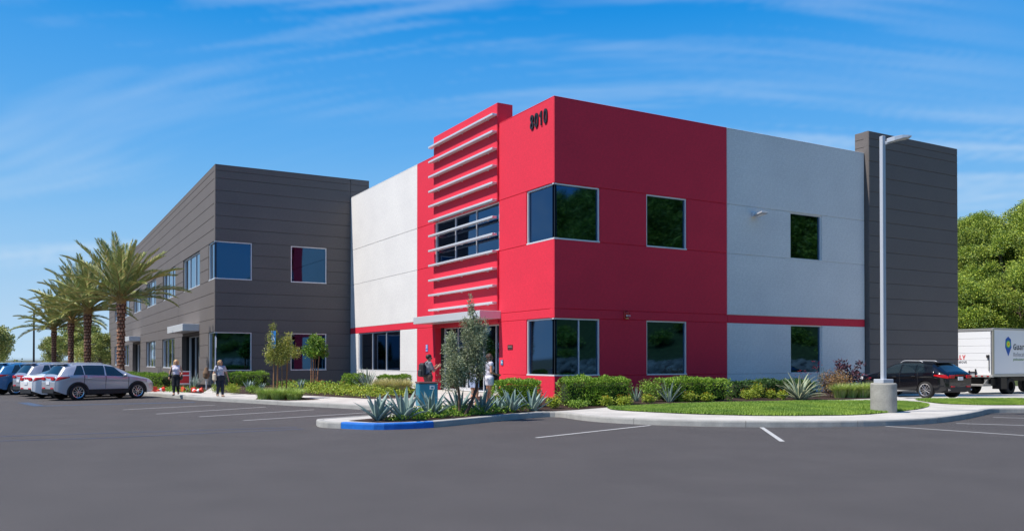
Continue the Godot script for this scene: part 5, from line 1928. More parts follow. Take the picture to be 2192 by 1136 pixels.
# ---------------------------------------------------------------- low plants
func agave_leaf(bend: float, w: float, sd: int, tone: Color, edge: Color) -> ArrayMesh:
	var r := RandomNumberGenerator.new()
	r.seed = sd
	var s := Shape.new()
	var rows := []
	var cols := PackedColorArray()
	var n := 10
	var p := Vector3.ZERO
	var dir := 0.0
	var twist := r.randf_range(-0.25, 0.25)
	for i in n + 1:
		var t := float(i) / n
		var ww := w * (0.62 + 1.1 * t * (1.0 - t)) * pow(maxf(0.0, 1.0 - pow(t, 2.4)), 0.8) + 0.002
		var th := 0.018 * (1.0 - t) + 0.003
		var up := Vector3(sin(dir), cos(dir), 0)      # along the leaf
		var out := Vector3(cos(dir), -sin(dir), 0)    # towards the outside of the rosette
		var b := Basis(up, twist * t)
		var side := b * Vector3(0, 0, 1)
		var o2 := b * out
		var row := PackedVector3Array([p + side * ww - o2 * ww * 0.35, p + o2 * th + side * ww * 0.5, p + o2 * th * 1.6, p + o2 * th - side * ww * 0.5, p - side * ww - o2 * ww * 0.35, p - side * ww * 0.45 - o2 * 0.006, p + o2 * 0.002, p + side * ww * 0.45 - o2 * 0.006, p + side * ww - o2 * ww * 0.35])
		rows.append(row)
		for j in 9:
			var k := tone.lerp(tone * 1.35, r.randf() * 0.5)
			if j in [0, 3, 4, 7]:
				k = edge.lerp(tone, 0.35)
			if t > 0.93:
				k = Color(0.10, 0.05, 0.03)
			k.a = 1.0
			cols.append(k)
		p += up * 0.1
		dir += bend / n * (0.5 + t)
	s.grid(rows, true, Color.WHITE, cols)
	return s.made()

func agave(label: String, p: Vector3, size: float, count: int, kinds: Array, spread: float, category := "agave", group := "", called := "agave") -> void:
	var t := thing(called, label, category, p, rng.randf() * TAU, group)
	for i in count:
		var f := (i + 0.5) / count
		var tilt := lerpf(0.06, spread, pow(f, 0.8)) + rng.randf_range(-0.06, 0.06)
		var az := i * 2.39996 + rng.randf_range(-0.25, 0.25)
		var sc := size * lerpf(1.0, 0.88, f) * rng.randf_range(0.88, 1.1)
		var b := Basis(Vector3.UP, az) * Basis(Vector3(0, 0, 1), -tilt)
		part("leaf", kinds[rng.randi() % kinds.size()], mat.agave, t, Transform3D(b.scaled(Vector3.ONE * sc), Vector3(cos(az) * 0.05 * size, 0.0, -sin(az) * 0.05 * size)))

func hedge(label: String, a: Vector2, b: Vector2, h: float, deep: float, tones: Array, count := 6500, l := 0.062, called := "hedge") -> void:
	var mid := (a + b) / 2.0
	var len := a.distance_to(b)
	var t := thing(called, label, "hedge", at(mid.x, mid.y, lift(mid.x, mid.y)), heading(b.x - a.x, b.y - a.y))
	var core := Shape.new()
	var lump := noise(1.1, 3, rng.randi() % 1000)
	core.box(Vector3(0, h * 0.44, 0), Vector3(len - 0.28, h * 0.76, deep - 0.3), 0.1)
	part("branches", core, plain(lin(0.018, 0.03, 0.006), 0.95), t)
	var s := Shape.new()
	var half := Vector3(len / 2, h / 2, deep / 2)
	for i in count:
		# a point on the clipped faces, pushed in or out by lumps
		var d := any_dir()
		var q := d / maxf(absf(d.x) / half.x, maxf(absf(d.y) / half.y, absf(d.z) / half.z))
		if rng.randf() < 0.65:
			var u := rng.randf_range(-1.0, 1.0)
			var w := rng.randf_range(-1.0, 1.0)
			var face := rng.randf() * (h * 2.0 + deep)
			if face < h * 2.0:
				q = Vector3(u * half.x, w * half.y, half.z * (1.0 if face < h else -1.0))
			else:
				q = Vector3(u * half.x, half.y, w * half.z)
		var nn := Vector3(pow(q.x / half.x, 7.0), pow(q.y / half.y, 7.0), pow(q.z / half.z, 7.0)).normalized()
		var rnd := Vector3(q.x / half.x, q.y / half.y, q.z / half.z)
		var corner := rnd.length()
		var push := lump.get_noise_3d(q.x * 1.2, q.y * 1.2, q.z * 1.2) * 0.16 - maxf(0.0, corner - 1.25) * 0.22
		var p := q + nn * (push - rng.randf() * rng.randf() * 0.2) + Vector3(0, half.y, 0)
		var dir := (nn * 0.6 + any_dir() * 0.7 + Vector3(0, 0.5, 0)).normalized()
		s.leaf(p, dir, any_dir(), l * rng.randf_range(0.8, 1.5), l * 0.5 * rng.randf_range(0.8, 1.3), pick(tones))
	part("foliage", s, mat.leaf, t)

func shrub_shape(w: float, h: float, count: int, l: float, wd: float, tones: Array) -> Shape:
	var clumps := []
	for i in 9:
		var a := i * 2.4
		var r := w * 0.32 * sqrt(i / 8.0)
		clumps.append([Vector3(cos(a) * r, h * rng.randf_range(0.4, 0.62), sin(a) * r), Vector3(w * 0.25, h * 0.38, w * 0.25)])
	return crown_of(clumps, count, l, wd, tones, 0.45)

func blooms(w: float, h: float, count: int, size: float, tones: Array, spread := 0.42) -> Shape:
	var s := Shape.new()
	for i in count:
		var a := rng.randf() * TAU
		var r := w * spread * sqrt(rng.randf())
		var p := Vector3(cos(a) * r, h * rng.randf_range(0.72, 1.08), sin(a) * r)
		var k := pick(tones)
		for j in 6:
			var d := Vector3(cos(j * 1.05), 0.6, sin(j * 1.05)).normalized()
			s.leaf(p, d, Vector3.UP, size, size * 0.8, k)
	return s

func tuft(called: String, label: String, p: Vector3, w: float, h: float, count: int, tones: Array, width := 0.012, lean := 0.55) -> void:
	var t := thing(called, label, "ornamental grass", p)
	var s := Shape.new()
	for i in count:
		var a := rng.randf() * TAU
		var r := w * 0.3 * sqrt(rng.randf())
		var b := Vector3(cos(a) * r, 0, sin(a) * r)
		var tilt := lean * rng.randf_range(0.15, 1.15)
		var c := a + rng.randf_range(-0.7, 0.7)
		var o := Vector3(cos(c), 0, sin(c))
		var m := b + Vector3(0, h * 0.6 * cos(tilt * 0.6), 0) + o * h * 0.55 * sin(tilt * 0.6)
		var hh := rng.randf_range(0.75, 1.1)
		var e := b + (Vector3(0, h * cos(tilt), 0) + o * h * 1.1 * sin(tilt)) * hh
		m = b + (m - b) * hh
		var sd := Vector3(-sin(c), 0, cos(c)) * width
		var k := pick(tones)
		s.quad(b - sd, b + sd, m + sd * 0.8, m - sd * 0.8, k)
		s.tri(m - sd * 0.8, m + sd * 0.8, e, k)
	part("blades", s, mat.leaf, t)

func build_plants() -> void:
	var blue := Color(0.13, 0.20, 0.185)
	var kinds := []
	for i in 4:
		kinds.append(agave_leaf([0.15, 0.4, 0.75, -0.15][i], 0.12, 300 + i, blue, Color(0.30, 0.40, 0.35)))
	var slim := []
	for i in 3:
		slim.append(agave_leaf([0.05, 0.15, 0.3][i], 0.05, 320 + i, Color(0.17, 0.24, 0.20), Color(0.33, 0.40, 0.33)))
	var cream := []
	for i in 4:
		cream.append(agave_leaf([0.15, 0.35, 0.7, 0.9][i], 0.075, 340 + i, Color(0.14, 0.22, 0.16), Color(0.62, 0.60, 0.36)))
	var g := "blue green agaves along the island kerb"
	var isl := [[-3.5, 22.15, 0.72, "first agave from the left, at the blue painted kerb nose of the island"], [-2.85, 22.35, 0.80, "second and broadest island agave, above the blue painted kerb"], [-2.23, 23.4, 0.78, "third island agave, in front of the teal cabinet"], [-1.56, 24.7, 0.76, "fourth island agave, under the left stem of the olive tree"], [-0.9, 24.95, 0.70, "fifth island agave, right of the leaning olive stem"], [-0.42, 25.7, 0.55, "sixth and smallest island agave"], [-0.02, 25.75, 0.68, "seventh island agave, next to last at the sidewalk end"], [0.66, 26.45, 0.72, "last island agave, where the island meets the sidewalk"]]
	for q in isl:
		agave(q[3], at(q[0], q[1], lift(q[0], q[1])), q[2] * 1.1, 17, kinds, 1.02, "agave", g)
	agave("large spiky agave before the white wall left of the entrance", at(-7.28, 42.4, 0.25), 1.1, 30, slim, 1.0)
	agave("blue agave standing left of the kerb bed with the young tree", at(-12.6, 40.6, 0.24), 0.62, 12, kinds, 0.6)
	agave("small blue agave right of its larger neighbour below the grey wall", at(-12.2, 41.2, 0.24), 0.45, 9, kinds, 0.5)
	agave("narrow upright agave between the two staked young trees", at(-10.1, 40.4, 0.24), 0.62, 10, kinds, 0.5)
	agave("yucca like agave with slim leaves beside the grey wing door", at(-16.4, 43.6, 0.24), 0.82, 24, slim, 0.8)
	agave("grey green agave before the right red wall, next to the second hedge", at(5.6, 30.1, 0.24), 0.80, 14, slim, 0.85)
	agave("pale small agave between the two clipped hedges of the red wall", at(4.5, 30.6, 0.24), 0.6, 12, slim, 0.7)
	agave("large cream edged agave below the window of the shaded white wall", at(10.9, 32.0, 0.25), 1.05, 34, cream, 1.25)
	agave("little agave at the right end of the second clipped hedge", at(8.9, 33.2, 0.25), 0.62, 10, slim, 0.5)
	# clipped hedges
	var lush := [Color(0.055, 0.11, 0.01), Color(0.10, 0.19, 0.015), Color(0.17, 0.28, 0.022), Color(0.26, 0.36, 0.04)]
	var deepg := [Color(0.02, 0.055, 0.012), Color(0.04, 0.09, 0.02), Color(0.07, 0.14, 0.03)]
	hedge("clipped green hedge in front of the red corner, left of the small agaves", Vector2(1.6, 28.5), Vector2(4.05, 29.2), 0.92, 0.9, lush, 8500)
	hedge("clipped green hedge below the red wall, right of the slim agave", Vector2(5.3, 30.5), Vector2(7.95, 31.3), 0.82, 0.9, lush, 8500)
	hedge("clipped green hedge right of the entrance behind the island agaves", Vector2(-0.55, 28.6), Vector2(0.95, 28.3), 0.86, 0.8, lush, 6500)
	hedge("small green hedge below the white wall against the grey wing", Vector2(-8.7, 44.6), Vector2(-7.5, 43.0), 0.72, 0.8, lush, 4500)
	hedge("green hedge below the white wall, left of the entrance", Vector2(-6.5, 41.0), Vector2(-4.9, 40.5), 0.76, 0.8, lush, 5200)
	hedge("green hedge below the front window of the grey wing", Vector2(-16.4, 49.0), Vector2(-13.9, 48.0), 0.80, 0.8, lush, 6000)
	hedge("green hedge behind the bonnet of the silver suv", Vector2(-20.3, 45.6), Vector2(-18.1, 44.6), 0.85, 0.9, lush, 6000)
	hedge("far green hedge along the grey wing beside the nearest palm", Vector2(-24.5, 52.5), Vector2(-21.3, 48.0), 0.8, 0.9, lush, 5000)
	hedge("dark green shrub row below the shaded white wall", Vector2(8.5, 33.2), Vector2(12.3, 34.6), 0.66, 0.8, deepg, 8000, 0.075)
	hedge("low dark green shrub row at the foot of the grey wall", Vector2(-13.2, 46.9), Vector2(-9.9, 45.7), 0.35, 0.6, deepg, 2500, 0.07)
	# flowering shrubs one can count
	var lime := [Color(0.10, 0.17, 0.012), Color(0.20, 0.27, 0.02), Color(0.33, 0.36, 0.03)]
	var sun_ := [Color(0.55, 0.42, 0.02), Color(0.62, 0.24, 0.02), Color(0.60, 0.45, 0.05)]
	var fl := [[2.15, 27.7, 0.8, 0.28, "low lime shrub at the left foot of the first clipped hedge", 0], [3.15, 28.2, 0.45, 0.36, "yellow flowered shrub before the first clipped hedge", 1], [3.75, 28.5, 0.62, 0.36, "orange and yellow flowered shrub at the right end of the first clipped hedge", 1], [4.95, 30.4, 0.9, 0.85, "taller loose shrub between the two clipped hedges", 0], [4.75, 29.6, 0.5, 0.3, "lime shrub at the foot of the loose shrub between hedges", 1], [6.35, 30.2, 0.5, 0.36, "yellow flowered shrub left of its twin before the second hedge", 1], [7.0, 30.4, 0.5, 0.34, "yellow flowered shrub right of its twin before the second hedge", 1], [8.9, 31.9, 0.62, 0.42, "orange flowered shrub right of the second clipped hedge", 1], [9.35, 32.3, 0.6, 0.66, "taller lime shrub before the dark shrub row", 1], [9.9, 32.3, 0.45, 0.4, "orange flowered shrub left of the cream edged agave", 1], [10.2, 31.9, 0.35, 0.36, "small yellow shrub just left of the cream edged agave", 1], [1.35, 27.6, 0.55, 0.42, "yellow shrub at the red corner beside the last island agave", 1], [-13.85, 39.8, 0.7, 0.55, "yellow green shrub between the yucca and the sign post", 1], [-12.9, 39.0, 0.75, 0.5, "yellow flowered shrub right of the woman in the grey shirt", 1], [-12.1, 39.4, 0.8, 0.42, "green shrub with few flowers left of the blue agave", 0]]
	for q in fl:
		var t := thing("flowering_shrub", q[4], "shrub", at(q[0], q[1], lift(q[0], q[1])), 0.0, "yellow flowered shrubs in the beds")
		part("foliage", shrub_shape(q[2], q[3], int(700 + 900 * q[2] * q[3]), 0.055, 0.032, lime if q[5] == 1 else lush), mat.leaf, t)
		if q[5] == 1:
			part("flowers", blooms(q[2], q[3], 16, 0.03, sun_), mat.leaf, t)
	# the unbroken flowering cover of the beds
	cover("ground_cover", "lime green flowering cover of the bed below the white wall", [-9.4, 38.2, -8.2, 36.9, -6.0, 34.6, -4.5, 34.9, -4.1, 37.6, -5.2, 38.6, -8.0, 41.8, -10.4, 43.6, -11.6, 42.0], 0.34, 9500, lime, 0.075, [[Color(0.55, 0.10, 0.03), Color(0.62, 0.36, 0.04)], 60])
	cover("ground_cover", "green cover under the island agaves", [-3.4, 22.1, -2.85, 22.0, -2.2, 22.6, -1.45, 23.6, -0.2, 25.3, 0.6, 26.2, 0.1, 26.6, -1.3, 26.2, -2.7, 24.2], 0.22, 6500, lush, 0.06, [[Color(0.5, 0.42, 0.03), Color(0.55, 0.45, 0.05)], 20])
	cover("ground_cover", "green cover of the bed beside the grey wing door", [-17.2, 44.6, -15.2, 42.0, -16.2, 41.2, -18.6, 43.6, -20.2, 45.4, -19.2, 46.0], 0.22, 2500, lush, 0.06, [[Color(0.5, 0.3, 0.03), Color(0.5, 0.12, 0.03)], 20])
	cover("ground_cover", "red flowered cover at the foot of the grey wall", [-12.6, 45.2, -9.5, 44.6, -8.6, 43.2, -9.8, 42.4, -12.0, 43.4], 0.34, 3000, lush, 0.07, [[Color(0.55, 0.03, 0.04), Color(0.55, 0.12, 0.08)], 90])
	# grasses
	var grs := [Color(0.14, 0.22, 0.03), Color(0.24, 0.33, 0.06), Color(0.36, 0.42, 0.14)]
	var straw := [Color(0.20, 0.22, 0.06), Color(0.38, 0.36, 0.16), Color(0.52, 0.46, 0.26)]
	var k := 0
	for q in [[-10.05, 34.35, "left grass mound under the olive green young tree"], [-9.45, 34.15, "middle grass mound under the olive green young tree"], [-8.75, 33.95, "right grass mound under the olive green young tree"], [-9.6, 35.1, "rear grass mound under the olive green young tree"], [-8.95, 34.7, "rear right grass mound beside the young tree bed"]]:
		tuft("grass_mound", q[2], at(q[0], q[1], 0.17), 0.9, 0.52, 650, grs, 0.007, 1.0)
		k += 1
	for q in [[12.95, 33.4, "leftmost pale grass clump before the bronze shrub"], [13.45, 33.55, "second pale grass clump from the left, before the bronze shrub"], [13.95, 33.7, "middle pale grass clump before the bronze shrub"], [14.4, 33.9, "fourth pale grass clump, left of the pedestal"], [14.75, 34.3, "rightmost pale grass clump, by the grey wall corner"]]:
		tuft("pale_grass", q[2], at(q[0], q[1], 0.25), 0.62, 0.62, 700, grs + [straw[1]], 0.010, 0.75)
	for q in [[-5.35, 37.6, "left feathery straw grass clump left of the teal cabinet"], [-4.75, 36.9, "right feathery straw grass clump beside the teal cabinet"], [-5.9, 38.2, "greener feathery grass clump below the white wall hedge"]]:
		tuft("feather_grass", q[2], at(q[0], q[1], 0.25), 0.7, 0.72, 900, straw, 0.010, 0.8)
	# bronze and purple shrubs by the grey wall
	var t := thing("bronze_shrub", "rusty bronze leaved shrub between cream edged agave and pedestal", "shrub", at(13.0, 34.2, 0.25))
	part("foliage", shrub_shape(1.35, 1.15, 2600, 0.07, 0.035, [Color(0.10, 0.04, 0.015), Color(0.22, 0.11, 0.04), Color(0.30, 0.18, 0.08), Color(0.13, 0.10, 0.03)]), mat.leaf, t)
	t = thing("purple_shrub", "dark purple leaved shrub behind the bronze shrub", "shrub", at(14.0, 35.2, 0.25))
	part("foliage", crown_of([[Vector3(-0.2, 1.1, 0), Vector3(0.35, 0.3, 0.3)], [Vector3(0.3, 0.9, 0), Vector3(0.35, 0.35, 0.3)], [Vector3(0, 0.6, 0), Vector3(0.5, 0.4, 0.4)], [Vector3(-0.35, 1.4, 0), Vector3(0.2, 0.12, 0.2)], [Vector3(0.5, 1.3, 0), Vector3(0.2, 0.1, 0.2)]], 700, 0.14, 0.06, [Color(0.015, 0.008, 0.012), Color(0.05, 0.018, 0.03), Color(0.10, 0.03, 0.04)], 0.6), mat.leaf, t)
	part("trunk", limbs(Vector3.ZERO, Vector3(0, 0.5, 0), 0.03, [[Vector3(-0.3, 1.2, 0)], [Vector3(0.4, 1.1, 0)]], Color(0.06, 0.04, 0.03)), mat.bark, t)
	var kinds_of_bloom := []
	for i in 3:
		var f := Shape.new()
		for j in 7:
			f.leaf(Vector3.ZERO, Vector3(cos(j * 0.9), 0.5, sin(j * 0.9)).normalized(), Vector3.UP, 0.06, 0.045, [Color(0.80, 0.04, 0.13), Color(0.75, 0.10, 0.2), Color(0.7, 0.03, 0.08)][i])
		kinds_of_bloom.append(f.made())
	for q in [[12.3, 33.9, 1.35, "tall pink flower spray against the shaded white wall"], [11.75, 34.0, 1.0, "lower pink flower spray in front of the lower window"], [14.55, 35.0, 0.85, "red flower spray beside the dark purple shrub"]]:
		var s := Shape.new()
		t = thing("flower_spray", q[3], "flowers", at(q[0], q[1], 0.25))
		for j in 4:
			s.tube([Vector3(0.02 * j, 0, 0), Vector3(-0.05 + 0.08 * j, q[2] * 0.9, 0.03 * j)], [0.008, 0.006], 5, Color(0.10, 0.14, 0.04))
		part("stems", s, mat.bark, t)
		for j in 11:
			var p := Vector3(rng.randf_range(-0.28, 0.28), q[2] * rng.randf_range(0.74, 1.08), rng.randf_range(-0.2, 0.2))
			part("flower", kinds_of_bloom[j % 3], mat.leaf, t, Transform3D(Basis(Vector3.UP, rng.randf() * TAU), p))

func cover(called: String, label: String, outline: Array, h: float, count: int, tones: Array, l: float, bloom: Array) -> void:
	var poly := pts(outline)
	var lo := poly[0]
	var hi := poly[0]
	for p in poly:
		lo = lo.min(p)
		hi = hi.max(p)
	var lump := noise(0.9, 3, rng.randi() % 999)
	var s := Shape.new()
	var known := {}
	var done := 0
	while done < count:
		var q := Vector2(rng.randf_range(lo.x, hi.x), rng.randf_range(lo.y, hi.y))
		if not Geometry2D.is_point_in_polygon(q, poly):
			continue
		done += 1
		var key := Vector2i(q * 2.0)
		if not known.has(key):
			known[key] = lift(q.x, q.y)
		var top := h * clampf(0.65 + lump.get_noise_2d(q.x * 1.6, q.y * 1.6) * 1.4, 0.12, 1.25)
		var p := at(q.x, q.y, known[key] + top * pow(rng.randf(), 0.5))
		s.leaf(p, (any_dir() + Vector3(0, 0.7, 0)).normalized(), any_dir(), l * rng.randf_range(0.7, 1.4), l * 0.55, pick(tones))
		if done % int(float(count) / bloom[1]) == 0:
			p = at(q.x, q.y, known[key] + top + 0.05)
			var k := pick(bloom[0])
			for j in 6:
				s.leaf(p, Vector3(cos(j * 1.05), 0.6, sin(j * 1.05)).normalized(), Vector3.UP, 0.05, 0.04, k)
	var o := structure(called, s, mat.leaf, "stuff")
	tag(o, label, "ground cover")

# ---------------------------------------------------------------- people: x is forward, z to their right
func hand_shape(g: float) -> Shape:   # palm hangs along -y, thumb to the front
	var b := [[Vector3(0, 0, 0), Vector3(0, -0.07, 0), 0.022, 0.026], [Vector3(0.022, -0.02, 0), Vector3(0.026, -0.075, 0), 0.012, 0.011], [Vector3(-0.022, -0.02, 0), Vector3(-0.026, -0.072, 0), 0.012, 0.010]]
	for i in 4:
		var x: float = [0.027, 0.010, -0.008, -0.025][i]
		var l: float = [0.068, 0.076, 0.070, 0.055][i]
		var k := Vector3(x, -0.08, 0)
		var m := Vector3(x * 1.1, -0.08 - l * 0.5, -0.006 * g)
		b.append([k, m, 0.0095, 0.0085])
		b.append([m, Vector3(x * 1.1, -0.08 - l * 0.92, -0.024 * g), 0.0085, 0.007])
	b.append([Vector3(0.02, -0.02, -0.004 * g), Vector3(0.045, -0.05, -0.012 * g), 0.012, 0.0105])
	b.append([Vector3(0.045, -0.05, -0.012 * g), Vector3(0.05, -0.08, -0.022 * g), 0.0105, 0.008])
	return skin(b, 0.0045, 0.008)

func head_shape() -> Shape:   # chin at the origin's height 0, crown at 0.225
	var b := [[Vector3(-0.02, 0.135, 0), Vector3(0.01, 0.14, 0), 0.082, 0.078], [Vector3(0.0, 0.09, 0), Vector3(0.035, 0.03, 0), 0.062, 0.036], [Vector3(0.03, 0.035, -0.02), Vector3(0.03, 0.035, 0.02), 0.036, 0.036], [Vector3(0.078, 0.12, 0), Vector3(0.098, 0.085, 0), 0.010, 0.015], [Vector3(0.066, 0.058, -0.016), Vector3(0.066, 0.058, 0.016), 0.011, 0.011], [Vector3(0.06, 0.135, -0.04), Vector3(0.06, 0.135, 0.04), 0.022, 0.022]]
	for g in [-1.0, 1.0]:
		b.append([Vector3(-0.01, 0.12, 0.080 * g), Vector3(-0.015, 0.09, 0.078 * g), 0.016, 0.010])
		b.append([Vector3(0.045, 0.085, 0.035 * g), Vector3(0.045, 0.08, 0.035 * g), 0.028, 0.026])
	return skin(b, 0.0065, 0.02)

func person(label: String, p: Vector3, turn: float, h: float, pose: Dictionary) -> Node3D:
	var t := thing("person", label, "person", p, turn)
	var k := h / 1.65
	var v := func(x: float, y: float, z: float) -> Vector3: return Vector3(x, y, z) * k
	var wide: float = pose.get("wide", 1.0)
	var J := {}
	for g in [-1, 1]:
		J["hip%d" % g] = v.call(0.0, 0.86, 0.085 * g * wide)
		J["knee%d" % g] = v.call(pose.knee[(g + 1) / 2].x, pose.knee[(g + 1) / 2].y, 0.085 * g)
		J["ankle%d" % g] = v.call(pose.ankle[(g + 1) / 2].x, pose.ankle[(g + 1) / 2].y, 0.075 * g)
		J["sh%d" % g] = v.call(0.0, 1.345, 0.165 * g * lerpf(1.0, wide, 0.5))
		J["el%d" % g] = pose.elbow[(g + 1) / 2] * k
		J["wr%d" % g] = pose.wrist[(g + 1) / 2] * k
	var body := []
	var torso := [[v.call(0, 0.89, -0.065 * wide), v.call(0, 0.89, 0.065 * wide), 0.105 * k * wide, 0.105 * k * wide], [v.call(0, 0.92, 0), v.call(0.0, 1.06, 0), 0.115 * k * wide, 0.10 * k * wide], [v.call(0, 1.05, -0.045), v.call(0, 1.05, 0.045), 0.092 * k * wide, 0.092 * k * wide], [v.call(0, 1.05, 0), v.call(0.0, 1.22, 0), 0.098 * k * wide, 0.11 * k * wide], [v.call(0.01, 1.22, -0.07), v.call(0.01, 1.22, 0.07), 0.098 * k * wide, 0.098 * k * wide], [v.call(0, 1.335, -0.12), v.call(0, 1.335, 0.12), 0.062 * k, 0.062 * k], [v.call(0, 1.25, 0), v.call(-0.005, 1.36, 0), 0.09 * k, 0.06 * k]]
	if not pose.get("man", false):
		for g in [-1, 1]:
			torso.append([v.call(0.075, 1.22, 0.06 * g), v.call(0.08, 1.20, 0.06 * g), 0.05 * k * wide, 0.05 * k * wide])
	body.append_array(torso)
	body.append([v.call(-0.005, 1.36, 0), v.call(0.012, 1.46, 0), 0.05 * k, 0.045 * k])
	var legs := []
	var sleeves := []
	for g in [-1, 1]:
		legs.append([J["hip%d" % g], J["knee%d" % g], 0.092 * k * wide, 0.058 * k])
		legs.append([J["knee%d" % g], J["knee%d" % g].lerp(J["ankle%d" % g], 0.35) - v.call(0.012, 0, 0), 0.056 * k, 0.057 * k])
		legs.append([J["knee%d" % g].lerp(J["ankle%d" % g], 0.35) - v.call(0.012, 0, 0), J["ankle%d" % g], 0.055 * k, 0.036 * k])
		var a: Vector3 = J["ankle%d" % g]
		body.append([a, a + v.call(0.13, -0.045, 0.015 * g), 0.036 * k, 0.026 * k])
		body.append([a, a + v.call(-0.03, -0.04, 0), 0.036 * k, 0.03 * k])
		body.append([J["sh%d" % g], J["el%d" % g], 0.05 * k * lerpf(1, wide, 0.6), 0.038 * k])
		body.append([J["el%d" % g], J["wr%d" % g], 0.038 * k, 0.025 * k])
		sleeves.append([J["sh%d" % g], J["sh%d" % g].lerp(J["el%d" % g], pose.get("sleeve", 0.5)), 0.054 * k, 0.047 * k])
	body.append_array(legs)
	var s := skin(body, 0.016, 0.03 * k)
	# head and hands have finer grids of their own
	var face := Transform3D(Basis(Vector3.UP, pose.get("look", 0.0)) * Basis(Vector3(0, 0, 1), pose.get("nod", 0.0)), v.call(0.02, 1.425, 0))
	face.basis = face.basis.scaled(Vector3.ONE * k)
	if not mesh_store.has("head"):
		mesh_store.head = head_shape()
		mesh_store.hand1 = hand_shape(1.0)
		mesh_store["hand-1"] = hand_shape(-1.0)
	s.add(mesh_store.head, face)
	for g in [-1, 1]:
		var d: Vector3 = (J["wr%d" % g] - J["el%d" % g]).normalized()
		var x := Vector3(1, 0, 0) - d * d.x
		if x.length() < 0.3:
			x = Vector3(0, 1, 0) - d * d.y
		x = x.normalized()
		s.add(mesh_store["hand%d" % g], Transform3D(Basis(x, -d, x.cross(-d)).scaled(Vector3.ONE * k), J["wr%d" % g]))
	var sk := plain(pose.get("skin", lin(0.46, 0.25, 0.155)), 0.55)
	part("body", s, sk, t)
	# features
	var e := Shape.new()
	for g in [-1.0, 1.0]:
		e.add(blob(Vector3(0.078, 0.115, 0.030 * g), Vector3(0.008, 0.008, 0.014), 5), Transform3D.IDENTITY)
	part("eyes", e, mat.black, t, face)
	e = blob(Vector3(0.074, 0.057, 0), Vector3(0.008, 0.006, 0.022), 5)
	part("mouth", e, plain(lin(0.35, 0.09, 0.08), 0.5), t, face)
	if pose.get("glasses", false):
		e = Shape.new()
		for g in [-1.0, 1.0]:
			e.box(Vector3(0.092, 0.115, 0.034 * g), Vector3(0.008, 0.035, 0.052), 0.003)
			e.box(Vector3(0.04, 0.12, 0.074 * g), Vector3(0.1, 0.008, 0.006))
		part("sunglasses", e, mat.black, t, face)
	# hair
	var hb := [[Vector3(-0.035, 0.15, 0), Vector3(-0.005, 0.165, 0), 0.093, 0.086]]
	var len: float = pose.get("hair", 0.0)
	if len > 0.0:
		for z in [-0.065, 0.0, 0.065]:
			hb.append([Vector3(-0.03, 0.14, z), Vector3(-0.05 if z == 0.0 else -0.02, 0.1 - len, z * 1.25), 0.055, 0.035])
	var cuts := [[Vector3(0.9, -0.45, 0).normalized(), 0.012 if len > 0.0 else -0.03]]
	if len > 0.0:
		cuts = []
		hb = [[Vector3(-0.04, 0.15, 0), Vector3(-0.012, 0.168, 0), 0.095, 0.085]] + hb.slice(1)
	part("hair", skin(hb, 0.011, 0.03, cuts), plain(pose.hair_color, 0.6), t, face)
	# clothes: the same bones a little thicker, ended by planes at the hems
	var top := []
	for b in torso + (sleeves if pose.get("sleeve", 0.5) > 0.0 else []):
		top.append([b[0], b[1], b[2] + 0.016 * k, b[3] + 0.016 * k])
	part("shirt", skin(top, 0.016, 0.035 * k, [[Vector3(0, -1, 0), -pose.get("hem", 0.93) * k], [Vector3(0.25, 1, 0).normalized(), 1.385 * k]]), plain(pose.shirt, 0.85), t)
	var low := []
	for b in [torso[0], torso[1]]:
		low.append([b[0], b[1], b[2] + 0.018 * k, b[3] + 0.018 * k])
	for b in legs:
		low.append([b[0], b[1], b[2] + pose.get("loose", 0.018) * k, b[3] + pose.get("loose", 0.018) * k])
	part("trousers" if pose.cuff < 0.3 else "shorts", skin(low, 0.016, 0.03 * k, [[Vector3(0, -1, 0), -pose.cuff * k], [Vector3(0, 1, 0), 1.0 * k]]), plain(pose.pants, 0.85), t)
	for g in [-1, 1]:
		var a: Vector3 = J["ankle%d" % g]
		part("shoe", skin([[a + v.call(-0.035, -0.045, 0), a + v.call(0.14, -0.05, 0.015 * g), 0.036 * k, 0.032 * k], [a + v.call(-0.03, -0.02, 0), a + v.call(0.05, -0.035, 0), 0.04 * k, 0.036 * k]], 0.011, 0.02, [[Vector3(0, -1, 0), -(a.y - 0.078 * k)]]), plain(pose.shoe, 0.6), t)
	return t

